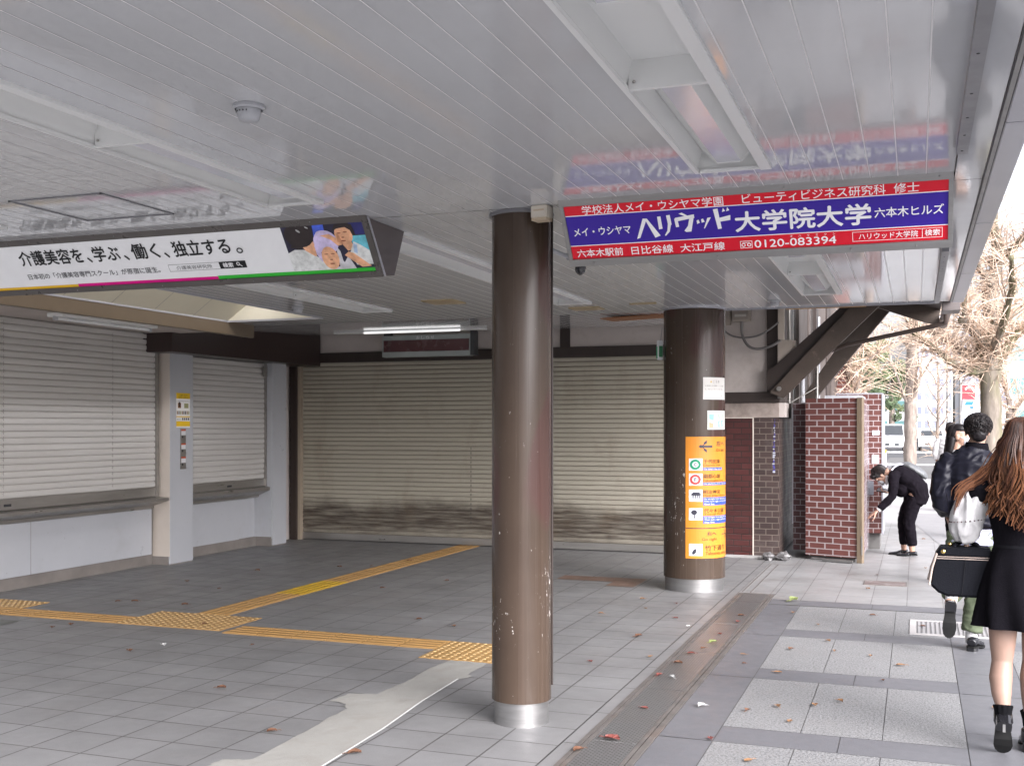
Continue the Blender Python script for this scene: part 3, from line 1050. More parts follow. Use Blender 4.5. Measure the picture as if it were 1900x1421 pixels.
g = MB()
def polyf(g, pts, f, mi=0):
    g.face([f(S(x), Z(y)) for x, y in pts], mi)
polyf(g, [(345, 200), (425, 135), (425, 166), (378, 200)], f1); polyf(g, [(345, 200), (378, 200), (425, 234), (425, 262)], f1)
for xa, xb in ((375, 410), (410, 445), (445, 478)):
    polyf(g, [(xa, 189), (xb, 189), (xb, 211), (xa, 211)], f1)
polyf(g, [(385, 1030), (385, 1036), (225, 1036), (225, 1030)], f1)
arc_sheet(g, fc, S(225), S(222) + .62, Z(1037), Z(1028), .0045, 0, 16)
s0 = S(585)
for q in ([(s0 - .03, 1095), (s0 + .05, 1095), (s0 + .05, 1107), (s0 - .03, 1107)], [(s0 + .02, 1058), (s0 + .062, 1100), (s0 + .03, 1145), (s0 + .022, 1138), (s0 + .045, 1100), (s0 + .012, 1066)]):
    g.face([fc(s, Z(y), .0055) for s, y in q])
# shrine roof, tree, bag symbols
for a in range(4):
    xa, xb = 296 + 14 * a, 310 + 14 * a
    polyf(g, [(xa, 664), (xb, 664), (xb, 698), (xa, 698)], f2)
polyf(g, [(296, 664), (296, 698), (272, 694)], f2); polyf(g, [(352, 664), (376, 694), (352, 698)], f2)
for x in (290, 312, 334, 350):
    polyf(g, [(x, 698), (x + 9, 698), (x + 9, 728), (x, 728)], f2)
for k in range(1):
    polyf(g, [(305 + 28 * math.cos(a * .5236), 870 + 26 * math.sin(a * .5236)) for a in range(12)], f2)
polyf(g, [(302, 890), (310, 890), (312, 930), (300, 930)], f2)
polyf(g, [(330, 905), (368, 900), (368, 906), (330, 911)], f2); polyf(g, [(322, 925), (365, 918), (365, 923), (322, 930)], f2)
for q in ([(300, 1226), (370, 1226), (370, 1231), (300, 1231)], [(366, 1226), (371, 1226), (371, 1295), (366, 1295)], [(320, 1290), (370, 1290), (370, 1295), (320, 1295)]):
    polyf(g, q, f2)
polyf(g, [(284, 1280), (300, 1250), (318, 1238), (326, 1250), (322, 1280), (302, 1298), (288, 1298)], f2)
g.build('symbols', DK, t)
for nm, cy, m, ch in (('line_ring', 383, GN, 'C'), ('line_ring', 536, RD, 'F')):
    g = MB()
    for k in range(24):
        a, b = k * math.pi / 12, (k + 1) * math.pi / 12
        polyf(g, [(316 + 52 * math.cos(a), cy + 52 * math.sin(a)), (316 + 52 * math.cos(b), cy + 52 * math.sin(b)),
                  (316 + 30 * math.cos(b), cy + 30 * math.sin(b)), (316 + 30 * math.cos(a), cy + 30 * math.sin(a))], f2)
    g.build(nm, m, t)
g = MB()
def ptext(g, body, x0, x1, ya, yb, bold=.0, s1=None):
    g.text(body, S(x0), S(x1) if s1 is None else s1, Z(yb), Z(ya), f1, bold)
g.text('C', S(302), S(330), Z(402), Z(366), f2, .02); g.text('F', S(306), S(328), Z(556), Z(518), f2, .02)
ptext(g, '左へ', 515, 588, 145, 195, .01)
ptext(g, '右へ', 425, 515, 1065, 1110, .01)
g.build('dark_lettering', DK, t)
g = MB()
ptext(g, 'Go left', 515, 0, 222, 252, s1=S(515) + .13)
ptext(g, '千代田線', 392, 548, 330, 372, .01); ptext(g, 'Chiyoda Line', 390, 552, 380, 404)
ptext(g, '副都心線', 392, 550, 480, 524, .01); ptext(g, 'Fukutoshin Line', 392, 580, 536, 558)
ptext(g, '明治神宮', 390, 552, 642, 684, .01); ptext(g, 'Meiji Jingu Shrine', 392, 595, 690, 714)
ptext(g, '代々木公園', 398, 582, 832, 876, .01); ptext(g, 'Yoyogi Park', 398, 575, 880, 902)
ptext(g, 'Go right', 378, 522, 1130, 1165)
ptext(g, '竹下通り', 408, 590, 1205, 1262, .012); ptext(g, 'Takeshita street', 412, 604, 1272, 1304)
g.build('brown_lettering', BR, t)
g = MB()
ptext(g, 'Go down the stairs', 396, 0, 420, 438, s1=S(540) + .04)
ptext(g, 'the platform of the Chiyoda Line', 396, 0, 572, 590, s1=S(540) + .17)
for k, s in enumerate(('Go straight from here and cross', 'Then turn right and go straight', 'About 3min')):
    ptext(g, s, 398, 0, 726 + k * 25, 746 + k * 25, s1=S(540) + (.17 if k < 2 else -.06))
for k, s in enumerate(('Go straight from here and cross', 'Then turn right and walk on', 'About 10min')):
    ptext(g, s, 400, 0, 914 + k * 24, 933 + k * 24, s1=S(540) + (.17 if k < 2 else -.06))
g.build('white_lettering', WH, t)

# white notice and small map above it
ZN = lambda v: 1.62 - (v - 790) * 10.5 / 2050
SU = lambda u: RC * math.asin(max(-.995, min(.995, (u - 1288) / 58.0)))
t = thing('paper_notice', 'white paper notice with grey lines taped to the far column', 'notice', (C2[0], C2[1], 1.9))
g = MB(); arc_sheet(g, fc, SU(1304), SU(1344), ZN(740), ZN(698), .003, 0, 8); g.build('sheet', flat('notice paper', (.76, .74, .70)), t)
g = MB()
g.face([fc(SU(1317), ZN(708), .005), fc(SU(1320), ZN(708), .005), fc(SU(1318.5), ZN(703.5), .005)])
g.build('warning_mark', flat('notice yellow', (.7, .5, .05)), t)
g = MB()
for k, ch in enumerate('ご注意'):
    g.text(ch, SU(1322) + .031 * k, SU(1322) + .031 * k + .022, ZN(708.5), ZN(703.5), lambda s, z: fc(s, z, .005))
for v, b in ((714, 'お客様へのお願い ここに駐輪'), (720.5, 'しないでください'), (733, '駅長')):
    x0 = 1336 if v > 730 else 1308
    g.text(b, SU(x0), SU(1338 if v > 730 else 1341), ZN(v + 1.5), ZN(v - 1.5), lambda s, z: fc(s, z, .005))
g.build('lettering', flat('notice ink', (.25, .23, .22)), t)
t = thing('map_notice', 'small coloured street map taped below the white notice on the far column', 'map', (C2[0], C2[1], 1.6))
g = MB(); arc_sheet(g, fc, SU(1312), SU(1344), ZN(797), ZN(761), .003, 0, 8)
def mp(pts, mi, d=.005):
    g.face([fc(SU(u), ZN(v), d) for u, v in pts], mi)
mp([(1315, 768), (1324, 768), (1323, 780), (1315, 777)], 1); mp([(1331, 781), (1339, 779), (1340, 792), (1332, 794)], 1)
mp([(1315, 783), (1323, 786), (1322, 794), (1315, 794)], 2); mp([(1331, 768), (1340, 767), (1340, 775), (1332, 776)], 3)
for a, b, c_, d_ in ((1314, 780, 1341, 788), (1329, 764, 1325, 794), (1314, 766, 1341, 764), (1331, 790, 1341, 778)):
    g.face([fc(SU(a), ZN(b), .006), fc(SU(c_), ZN(d_), .006), fc(SU(c_ + .5), ZN(d_ + 1.2), .006), fc(SU(a + .5), ZN(b + 1.2), .006)], 4)
g.build('sheet', [flat('map paper', (.72, .74, .70)), flat('map blue', (.30, .55, .68)), flat('map orange', (.75, .42, .26)), flat('map green', (.42, .62, .42)), flat('map line', (.25, .27, .28))], t)
t = thing('green_plate', 'small green and white plate fixed edge-on to the left of the far column', 'plate', (-2.33, 10.8, 2.4))
ce = fc(SU(1230.6), 0, 0)
g = MB(); g.obox((-2.402, 10.86, 2.375), (.010, -.012, 0), (.022, .018, 0), (0, 0, .098)); g.build('panel', flat('plate white', (.72, .74, .74)), t, bev=.006)
g = MB(); g.obox((-2.4132, 10.8465, 2.35), (.001, -.001, 0), (.018, .015, 0), (0, 0, .06)); g.build('print', flat('plate green', (.03, .25, .12)), t)
g = MB(); g.obox((-2.3925, 10.846, 2.36), (.0085, -.0105, 0), (.0138, .0113, 0), (0, 0, .055)); g.build('green_face', flat('plate green face', (.04, .17, .08)), t)
g = MB(); g.tube([(-2.39, 10.84, 2.47), (-2.375, 10.84, 2.6)], .004, 6); g.build('wire', MT['steel'], t)

# ---------------------------------------------------------------- light-box signs
FY0, FZ0, FY1, FZ1 = 5.44, 2.785, 5.66, 2.475
FL = math.hypot(FY1 - FY0, FZ1 - FZ0)
FDY, FDZ = (FY1 - FY0) / FL, (FZ1 - FZ0) / FL
def sface(d):
    return lambda s, q: (s, FY0 + FDY * q + FDZ * d, FZ0 + FDZ * q - FDY * d)
def rect(g, s0, s1, t0, t1, d, mi=0):
    f = sface(d)
    g.face([f(s0, t0), f(s0, t1), f(s1, t1), f(s1, t0)], mi)
def stext(g, body, s0, s1, t0, t1, d=.006, bold=0., mi=0):
    g.text(body, s0, s1, t1, t0, lambda a, b, e=0.: sface(d + e)(a, b), 0, mi, 0, bold)
def sbody(t, x0, x1, m):
    g = MB()
    prof = [(5.455, 2.779), (5.672, 2.482), (5.845, 2.50), (5.975, 2.779)]
    g.prism(prof, 'x', x0 + .012, x1 - .012)
    g.build('housing', m, t)
def sframe(t, x0, x1, w, m, wt=.034, wb=.034):
    g = MB()
    f0, f1 = sface(.012), sface(-.012)
    def bar(s0, s1, t0, t1):
        p = [f(s, q) for f in (f1, f0) for s, q in ((s0, t0), (s1, t0), (s1, t1), (s0, t1))]
        n = len(g.v); g.v += p
        for q in ((0, 1, 2, 3), (7, 6, 5, 4), (0, 4, 5, 1), (1, 5, 6, 2), (2, 6, 7, 3), (3, 7, 4, 0)):
            g.f.append(tuple(n + i for i in q)); g.m.append(0)
    bar(x0, x1, -.006, wt); bar(x0, x1, FL - wb, FL + .002); bar(x0, x0 + w, wt, FL - wb); bar(x1 - w, x1, wt, FL - wb)
    g.build('frame', m, t, bev=.002)

t = thing('light_box_sign', 'red and blue light box sign with white Japanese lettering hanging from the ceiling', 'sign', (-.79, 5.7, 2.5), 'hanging light box signs')
sbody(t, -1.735, .16, MT['steeldull'])
sframe(t, -1.735, .162, .021, MT['steel'], .034, .040)
RED = flat('sign red', (.58, .004, .02), .3, emit=.07)
BLU = flat('sign blue', (.032, .010, .27), .3, emit=.07)
SWH = flat('sign white', (.80, .79, .81), .3, emit=.06)
g = MB()
rect(g, -1.714, .141, .030, .0925, .003, 0); rect(g, -1.714, .141, .097, .2625, .003, 1); rect(g, -1.714, .141, .267, .345, .003, 0)
rect(g, -1.714, .141, .0925, .097, .003, 2); rect(g, -1.714, .141, .2625, .267, .003, 2)
g.build('panel', [RED, BLU, SWH], t)
g = MB()
stext(g, '学校法人メイ・ウシヤマ学園', -1.619, -.894, .040, .089, bold=.006)
stext(g, 'ビューティビジネス研究科', -.802, -.135, .037, .088, bold=.006)
stext(g, '修士', -.099, .013, .038, .087, bold=.006)
stext(g, 'メイ・ウシヤマ', -1.683, -1.378, .163, .208, bold=.015)
stext(g, '大学院大学', -.848, -.201, .130, .236, bold=.028)
stext(g, '六本木ヒルズ', -.187, .122, .155, .206, bold=.012)
stext(g, '六本木駅前', -1.685, -1.436, .284, .330, bold=.012)
stext(g, '日比谷線', -1.392, -1.172, .284, .330, bold=.012)
stext(g, '大江戸線', -1.135, -.908, .286, .331, bold=.012)
stext(g, '0120-083394', -.761, -.367, .288, .329, bold=.012)
for k, ch in enumerate('オハサミクシ'):
    stext(g, ch, -.585 + .0405 * k, -.573 + .0405 * k, .2715, .2835)
stext(g, 'ハリウッド大学院', -.262, .008, .284, .316, bold=.008)
stext(g, '検索', .038, .106, .283, .315, bold=.012)
def srect(g, s0, s1, t0, t1, w, d=.006):
    rect(g, s0, s1, t0, t0 + w, d); rect(g, s0, s1, t1 - w, t1, d); rect(g, s0, s0 + w, t0 + w, t1 - w, d); rect(g, s1 - w, s1, t0 + w, t1 - w, d)
srect(g, -.291, .117, .275, .326, .0025); rect(g, .026, .0285, .278, .323, .006)
srect(g, -.831, -.771, .289, .329, .003)
def ring(g, cx, cy, r0, r1, d=.006, n=16, a0=0, a1=2 * math.pi):
    f = sface(d)
    for k in range(n):
        a, b = a0 + (a1 - a0) * k / n, a0 + (a1 - a0) * (k + 1) / n
        g.face([f(cx + r * math.cos(x), cy + r * math.sin(x)) for r, x in ((r1, a), (r1, b), (r0, b), (r0, a))])
ring(g, -.815, .311, .006, .0105); ring(g, -.787, .311, .006, .0105)
rect(g, -.818, -.784, .2965, .2995, .006)
# hand-cut katakana of the middle line, drawn as wedge strokes
def strk(pts):
    f = sface(.006)
    g.face([f(s, q) for s, q in pts])
def K(x, y):            # sheet coordinates of the photographed lettering -> sign coordinates
    return (-1.352 + (x - 0) * .487 / 840, .132 + y * .111 / 178)
def kst(*pts): strk([K(*p) for p in pts])
kst((75, 0), (112, 2), (30, 170), (0, 178)); kst((92, 5), (112, 2), (215, 160), (165, 176))
kst((205, -8), (235, -10), (240, 100), (208, 104)); kst((285, -15), (318, -17), (325, 70), (318, 70), (300, 130), (262, 165), (252, 160), (280, 120), (292, 60))
kst((395, -22), (425, -30), (468, -2), (460, 10)); kst((352, 20), (380, 15), (388, 92), (360, 95)); kst((360, 12), (525, -8), (530, 22), (362, 45)); kst((492, 0), (530, -5), (490, 140), (445, 142), (430, 130), (465, 90))
kst((545, 48), (562, 40), (572, 68), (547, 78)); kst((585, 40), (602, 34), (614, 62), (588, 70)); kst((640, 30), (672, 26), (610, 120), (602, 120))
kst((695, -40), (735, -45), (755, 130), (722, 134)); kst((745, 36), (838, 18), (835, 60), (748, 70)); kst((770, -12), (782, -48), (798, -20)); kst((806, -16), (818, -52), (834, -24))
g.build('lettering', SWH, t)
g = MB()
for s in (-1.6, -.95, -.3, .0):
    f = sface(.0135)
    p = f(s, FL - .018); g.ball(p, .005, 8)
for s in (-1.45, -.6, .1):
    g.ball(sface(.0135)(s, .015), .004, 8)
g.build('screw', MT['steel'], t)

t = thing('light_box_sign', 'white light box sign with black Japanese lettering and a small photo hanging at left', 'sign', (-4.6, 5.7, 2.5), 'hanging light box signs')
DKF = mat('dark bronze sign casing', (.13, .118, .11), rough=.32, metal=.4, var=.12, vs=3)
sbody(t, -6.48, -2.86, mat('brown lacquered sign casing', (.095, .075, .075), rough=.2, metal=.2, var=.15, vs=2, coat=.2))
sframe(t, -6.48, -2.848, .035, DKF, .038, .036)
g = MB(); g.prism([(5.448, 2.779), (5.665, 2.476), (5.69, 2.476), (5.475, 2.779)], 'x', -2.862, -2.846); g.build('end_strip', MT['fascia'], t, bev=.002)
PW = flat('lit white panel', (.72, .72, .735), .3, emit=.07)
g = MB(); rect(g, -6.445, -2.88, .036, FL - .030, .002); g.build('panel', PW, t)
g = MB()
rect(g, -6.445, -4.984, .327, .347, .004, 0); rect(g, -4.984, -3.938, .325, .347, .004, 1); rect(g, -3.938, -2.882, .322, .346, .004, 2)
g.build('colour_bar', [flat('bar yellow', (.70, .42, .02), .3, .06), flat('bar magenta', (.62, .0, .21), .3, .06), flat('bar green', (.03, .42, .035), .3, .06)], t)
g = MB()
segs = [('介護美容を', -5.348, -4.85), ('、', -4.825, -4.79), ('学ぶ', -4.77, -4.57), ('、', -4.545, -4.51), ('働く', -4.48, -4.28), ('、', -4.25, -4.215), ('独立する', -4.18, -3.78), ('。', -3.745, -3.70)]
def seg(b, a, c):
    if b in '、。':
        stext(g, b, a, c, .148, .183, bold=.03)
    else:
        stext(g, b, a, c, .080, .180, bold=.022)
for b, a, c in segs: seg(b, a, c)
rect(g, -3.897, -3.712, .231, .275, .006)
g.build('black_lettering', flat('sign black', (.012, .012, .014)), t)
g = MB()
stext(g, '日本初の「介護美容専門スクール」が原宿に誕生。', -5.342, -4.327, .238, .277, bold=.008)
stext(g, '介護美容研究所', -4.205, -3.95, .242, .268)
srect(g, -4.258, -3.712, .231, .277, .002)
g.build('grey_lettering', flat('sign grey', (.10, .10, .11)), t)
g = MB()
stext(g, '検索', -3.872, -3.80, .238, .268, .008, bold=.02)
ring(g, -3.765, .249, .007, .0115, .008)
f = sface(.008)
g.face([f(-3.757, .255), f(-3.754, .2525), f(-3.739, .266), f(-3.742, .269)])
g.build('white_lettering', SWH, t)
# printed photograph of three people at a hair salon
g = MB()
def pf(pts, mi, d):
    f = sface(d)
    g.face([f(s, q) for s, q in pts], mi)
def ell(cx, cy, rx, ry, mi, d, n=20, rot=0):
    pf([(cx + rx * math.cos(k * 6.2832 / n) * math.cos(rot) - ry * math.sin(k * 6.2832 / n) * math.sin(rot), cy + rx * math.cos(k * 6.2832 / n) * math.sin(rot) + ry * math.sin(k * 6.2832 / n) * math.cos(rot)) for k in range(n)], mi, d)
X0, X1 = -3.408, -2.886
pf([(X0, .036), (X1, .036), (X1, .322), (X0, .322)], 0, .004)                     # dark room
pf([(-3.20, .036), (-3.13, .036), (-3.14, .16), (-3.22, .17)], 1, .0045)           # blue cloth
pf([(-2.98, .12), (X1, .12), (X1, .22), (-2.98, .2)], 2, .0045)                     # turquoise
pf([(-2.97, .036), (X1, .036), (X1, .115), (-2.975, .112)], 7, .0045)
pf([(X0, .205), (-3.36, .185), (-3.30, .188), (-3.24, .22), (-3.17, .29), (-3.14, .322), (X0, .322)], 3, .005)   # left shirt
pf([(-3.31, .16), (-3.24, .13), (-3.215, .15), (-3.21, .20), (-3.235, .235), (-3.29, .195)], 4, .0052)
ell(-3.305, .098, .092, .075, 5, .0055)
pf([(-3.30, .05), (-3.22, .04), (-3.205, .08), (-3.225, .115), (-3.255, .135), (-3.32, .185), (-3.38, .17)], 5, .006)
ell(-3.30, .07, .015, .006, 10, .0065, rot=.7); ell(-3.24, .052, .012, .004, 10, .0065, rot=.5)
ell(-3.02, .110, .056, .062, 4, .005, rot=.2)
pf([(-3.055, .15), (-3.02, .172), (-2.985, .15), (-2.975, .2), (-3.02, .21)], 4, .0048)
pf([(-3.085, .085), (-3.06, .045), (-3.0, .037), (-2.955, .05), (-2.945, .115), (-2.965, .118), (-2.972, .085), (-3.0, .065), (-3.05, .07)], 5, .0055)
pf([(-2.97, .155), (-2.93, .18), (X1, .215), (X1, .30), (-2.99, .30), (-3.01, .22)], 3, .0052)
pf([(-2.975, .165), (-2.955, .175), (-2.965, .23), (-2.985, .22)], 9, .0058)
pf([(-3.02, .215), (-2.99, .225), (-2.90, .31), (-2.96, .315), (-3.05, .235)], 4, .006)
ell(-3.145, .150, .078, .075, 6, .0062, rot=-.2); ell(-3.15, .095, .045, .020, 6, .0061)
pf([(-3.17, .105), (-3.11, .10), (-3.06, .135), (-3.045, .17), (-3.075, .175), (-3.11, .135)], 4, .0066)
pf([(-3.225, .16), (-3.195, .20), (-3.19, .25), (-3.205, .27), (-3.225, .22)], 6, .0063)
pf([(-3.09, .17), (-3.07, .21), (-3.07, .27), (-3.05, .30), (-3.10, .31)], 11, .0058)
ell(-3.145, .248, .054, .072, 4, .0064)
pf([(-3.16, .315), (-3.08, .30), (-3.03, .24), (-3.0, .322), (-3.15, .322)], 11, .0052)
for cx, cy, rx, ry in ((-3.165, .222, .014, .003), (-3.122, .222, .014, .003), (-3.143, .283, .016, .004), (-3.142, .258, .010, .004),
                       (-3.045, .098, .013, .004), (-3.005, .094, .013, .004), (-3.03, .146, .016, .0045), (-3.028, .125, .010, .004)):
    ell(cx, cy, rx, ry, 8, .0072, 10)
pf([(-3.06, .1), (-3.05, .11), (-3.035, .17), (-3.07, .15)], 12, .0069)
g.build('photo_print', [mat('print dark', (.018, .016, .04), rough=.3, rvar=.02, var=.28, vs=22, emit=.06), mat('print blue', (.05, .10, .55), rough=.3, rvar=.02, var=.28, vs=22, emit=.06), mat('print turquoise', (.12, .45, .55), rough=.3, rvar=.02, var=.28, vs=22, emit=.06),
        mat('print shirt', (.62, .63, .62), rough=.3, rvar=.02, var=.28, vs=22, emit=.06), mat('print skin', (.68, .36, .21), rough=.3, rvar=.02, var=.28, vs=22, emit=.06), mat('print hair', (.022, .014, .014), rough=.3, rvar=.02, var=.28, vs=22, emit=.06), mat('print lavender', (.55, .47, .70), rough=.3, rvar=.02, var=.28, vs=22, emit=.06),
        mat('print navy', (.02, .02, .13), rough=.3, rvar=.02, var=.28, vs=22, emit=.06), mat('print shade', (.24, .075, .04), rough=.3, rvar=.02, var=.28, vs=22, emit=.06), mat('print pale blue', (.36, .48, .66), rough=.3, rvar=.02, var=.28, vs=22, emit=.06), mat('print gleam', (.45, .44, .44), rough=.3, rvar=.02, var=.28, vs=22, emit=.06), mat('print grey', (.52, .51, .54), rough=.3, rvar=.02, var=.28, vs=22, emit=.06),
        mat('print skin shade', (.52, .24, .13), rough=.3, rvar=.02, var=.28, vs=22, emit=.06)], t)
g = MB()
for s in (-5.2, -4.55, -3.9, -3.2):
    g.ball(sface(.0135)(s, .016), .004, 8); g.ball(sface(.0135)(s + .2, FL - .016), .004, 8)
g.split('screw', MT['steel'], t)

# ---------------------------------------------------------------- small ceiling fittings
def detector(x, y, s, label):
    t = thing('smoke_detector', label, 'smoke detector', (x, y, 2.78), 'smoke detectors')
    g = MB(); g.lathe([(.001, 2.779), (.056 * s, 2.779), (.058 * s, 2.768), (.050 * s, 2.762)], (x, y), 28); g.build('base', MT['white'], t, smooth=True)
    g = MB(); g.lathe([(.044 * s, 2.766), (.044 * s, 2.748), (.038 * s, 2.728), (.030 * s, 2.722), (.0005, 2.722)], (x, y), 28); g.build('chamber', MT['white'], t, smooth=True)
    g = MB()
    for k in range(6):
        a = 3.6 + k * .3
        g.ball((x + .0435 * s * math.cos(a), y + .0435 * s * math.sin(a), 2.752), .0035, 6)
    g.build('vent', MT['screw'], t)
detector(-2.27, 3.43, 1.0, 'white smoke detector in the foreground of the ceiling')
detector(-5.68, 9.43, 1.05, 'white smoke detector between the skylight and the far light trough')
detector(-1.23, 10.42, 1.0, 'white smoke detector at the end of the ceiling beside the far column')
t = thing('junction_box', 'cream junction box fixed to the top of the near brown column', 'junction box', (-1.87, 5.56, 2.75))
g = MB(); g.obox((-1.855, 5.53, 2.745), (.046, -.006, 0), (.006, .04, 0), (0, 0, .034)); g.build('case', mat('aged cream plastic', (.62, .57, .49), rough=.4), t, bev=.005)
g = MB(); g.obox((-1.86, 5.4895, 2.752), (.03, -.004, 0), (0, .001, 0), (0, 0, .004)); g.obox((-1.855, 5.53, 2.706), (.042, -.006, 0), (.006, .036, 0), (0, 0, .007)); g.build('cover', mat('yellowed plastic', (.52, .42, .30), rough=.5), t)
t = thing('dome_camera', 'small white dome camera peeking out behind the near brown column', 'camera', (-1.83, 6.15, 2.6))
g = MB(); g.box(-1.865, -1.785, 6.10, 6.18, 2.545, 2.655); g.build('housing', MT['white'], t, bev=.01)
g = MB(); g.ball((-1.825, 6.14, 2.535), (.033, .033, .045), 20); g.build('dome', mat('smoked dome', (.03, .03, .035), rough=.1, coat=.5), t, smooth=True)
g = MB(); g.box(-1.90, -1.862, 6.12, 6.16, 2.58, 2.62); g.tube([(-1.9, 6.14, 2.6), (-1.95, 5.95, 2.62)], .014, 8); g.build('bracket', MT['white'], t)

# ---------------------------------------------------------------- pillar notices
t = thing('yellow_poster', 'yellow and white notice with small pictures on the white pillar', 'poster', (-8.14, 10.94, 1.6))
g = MB()
XP = -8.148
def pp(y0, y1, z0, z1, mi, d=0.0): g.face([(XP + d, y0, z0), (XP + d, y1, z0), (XP + d, y1, z1), (XP + d, y0, z1)], mi)
pp(10.812, 11.072, 1.60, 2.008, 0, .001)
pp(10.812, 11.072, 1.94, 2.008, 1, .002); pp(10.812, 11.072, 1.615, 1.675, 1, .002); pp(10.812, 11.072, 1.722, 1.735, 1, .002)
for (a, b, c_, d_, m) in ((10.84, 10.9, 1.83, 1.89, 2), (10.96, 11.04, 1.83, 1.885, 3), (10.855, 10.885, 1.845, 1.90, 4)):
    pp(a, b, c_, d_, m, .003)
for k in range(8):
    pp(10.82 + .031 * k, 10.84 + .031 * k, 1.755, 1.795, (2, 4, 3, 2, 4, 4, 2, 3)[k], .003)
for k in range(4):
    pp(10.92 + .037 * k, 10.945 + .037 * k, 1.688, 1.715, 4, .003)
g.build('sheet', [flat('poster white', (.80, .79, .76)), flat('poster yellow', (.80, .52, .02)), flat('poster brown', (.26, .13, .06)), flat('poster olive', (.30, .30, .14)), flat('poster black', (.05, .04, .04))], t)
g = MB()
fp_ = lambda s, z: (XP + .004, s, z)
g.text('ご注意ください', 10.86, 11.02, 1.972, 1.992, fp_, .01); g.text('お客様へ お知らせ', 10.84, 11.04, 1.948, 1.962, fp_)
g.text('ご利用の際は下記の点に', 10.82, 11.06, 1.905, 1.918, fp_); g.text('お問い合わせ', 10.82, 10.905, 1.69, 1.705, fp_)
g.build('lettering', flat('poster ink', (.06, .05, .03)), t)
t = thing('sticker_strip', 'narrow grey strip with three red and white stickers below the yellow notice', 'stickers', (-8.14, 10.94, 1.3))
g = MB(); g.box(-8.152, -8.144, 10.889, 10.992, 1.11, 1.588); g.build('plate', MT['steeldull'], t)
g = MB()
for z in (1.51, 1.345, 1.185):
    g.face([(-8.142, 10.90, z), (-8.142, 10.985, z), (-8.142, 10.985, z + .05), (-8.142, 10.90, z + .05)], 0)
    g.face([(-8.142, 10.90, z + .05), (-8.142, 10.985, z + .05), (-8.142, 10.985, z + .07), (-8.142, 10.90, z + .07)], 1)
    g.ball((-8.142, 10.925, z - .02), (.003, .014, .014), 10, 2)
g.build('sticker', [flat('sticker white', (.68, .68, .7)), flat('sticker red', (.55, .12, .06)), MT['screw']], t)

# ---------------------------------------------------------------- old station building at the back
bldg = thing('station_building', 'old half-timbered brick and plaster station building behind the far column', 'building', (-1.9, 14, 0))
BR1 = brick('dark red glazed brick', (.085, .026, .024), (.060, .020, .019), (.032, .018, .016), .19, .0725, .006, rough=.35, var=.3, bump=.5)
BR2 = brick('old brown brick', (.060, .038, .034), (.040, .025, .023), (.15, .12, .10), .15, .0725, .005, rough=.5, var=.35, bump=.5,
            dirt=[((.15, .13, .12), 2.5, .55, .75, .4)])
g = MB(); g.box(-2.24, -1.885, 13.74, 13.95, .03, 1.715); g.build('brick_panel', BR1, bldg)
g = MB(); g.box(-1.884, -1.872, 13.732, 13.76, .03, 1.725); g.box(-2.24, -1.884, 13.732, 13.76, 1.713, 1.725); g.build('brick_panel_edge', MT['beige'], bldg)
g = MB(); g.box(-1.872, -1.565, 13.75, 14.25, .03, 1.715); g.box(-1.872, -1.6, 14.25, 26, .03, 1.715); g.build('brick_base', BR2, bldg)
g = MB(); g.box(-2.24, -1.55, 13.70, 14.3, 0, .035); g.build('footing', MT['kerb'], bldg, bev=.006)
g = MB(); g.box(-2.24, -1.57, 13.74, 14.2, 1.72, 1.903); g.build('ledge', mat('stained stone ledge', (.30, .25, .22), rough=.8, var=.15, vs=3, dirt=[((.12, .09, .075), 5, .45, .7, .6)]), bldg, bev=.006)
g = MB(); g.box(-1.568, -1.50, 13.76, 14.2, 1.725, 1.90); g.build('ledge_end', MT['plaster'], bldg)
g = MB(); g.box(-2.24, -1.56, 13.71, 14.2, 1.905, 2.033); g.build('sill_beam', MT['timber'], bldg, bev=.005)
g = MB(); g.box(-2.24, -1.71, 13.77, 14.2, 2.035, 3.4); g.build('plaster_panel', MT['plaster'], bldg)
g = MB(); g.box(-1.712, -1.575, 13.73, 14.2, 2.034, 3.4); g.build('corner_post', MT['timber'], bldg, bev=.005)
g = MB()
for k, (a, b, m, o) in enumerate(((14.2, 14.75, 2, .0), (14.75, 15.05, 0, .03), (15.05, 15.9, 1, -.02), (15.9, 16.1, 2, .02), (16.1, 17.2, 0, .02), (17.2, 17.5, 2, .04), (17.5, 18.6, 1, -.02), (18.6, 19.1, 0, .03), (19.1, 21, 2, .0), (21, 22.2, 0, .02), (22.2, 26, 2, .0))):
    g.box(-2.0, -1.56 + o, a, b - .004, 1.72, 4.2, m)
g.build('side_wall', [MT['timber'], mat('dim window glass', (.10, .095, .09), rough=.12, coat=.3), mat('brown grey wall boards', (.085, .068, .06), rough=.7, var=.15, vs=3)], bldg)
g = MB(); g.box(-1.70, -1.38, 24, 25.5, .03, 3.6); g.build('brick_chimney', brick('warm red brick', (.24, .085, .065), (.18, .065, .05), (.36, .30, .28), .23, .08, .008, rough=.6), bldg)
def yprism(name, pts, ya, yb, m, bev=.004):
    g = MB(); g.prism(pts, 'y', ya, yb); return g.build(name, m, bldg, bev=bev)
ST = mat('weathered brown brace paint', (.062, .045, .035), rough=.55, var=.2, vs=4, stretch=(1, 1, 1), bump=.2, bs=14, dirt=[((.19, .14, .11), 7, .62, .72, .6)])
yprism('brace', [(-1.70, 2.30), (-1.70, 2.06), (-1.64, 2.02), (-.60, 3.10), (-.76, 3.10), (-1.62, 2.33)], 13.62, 13.70, MT['timber'])
yprism('brace', [(-1.66, 2.02), (-1.50, 1.95), (-.30, 3.12), (-.65, 3.10)], 13.55, 13.64, ST)
yprism('brace', [(-1.42, 2.05), (-1.38, 1.86), (-.28, 3.20), (-.22, 3.32), (-.52, 3.36)], 15.4, 15.54, ST)
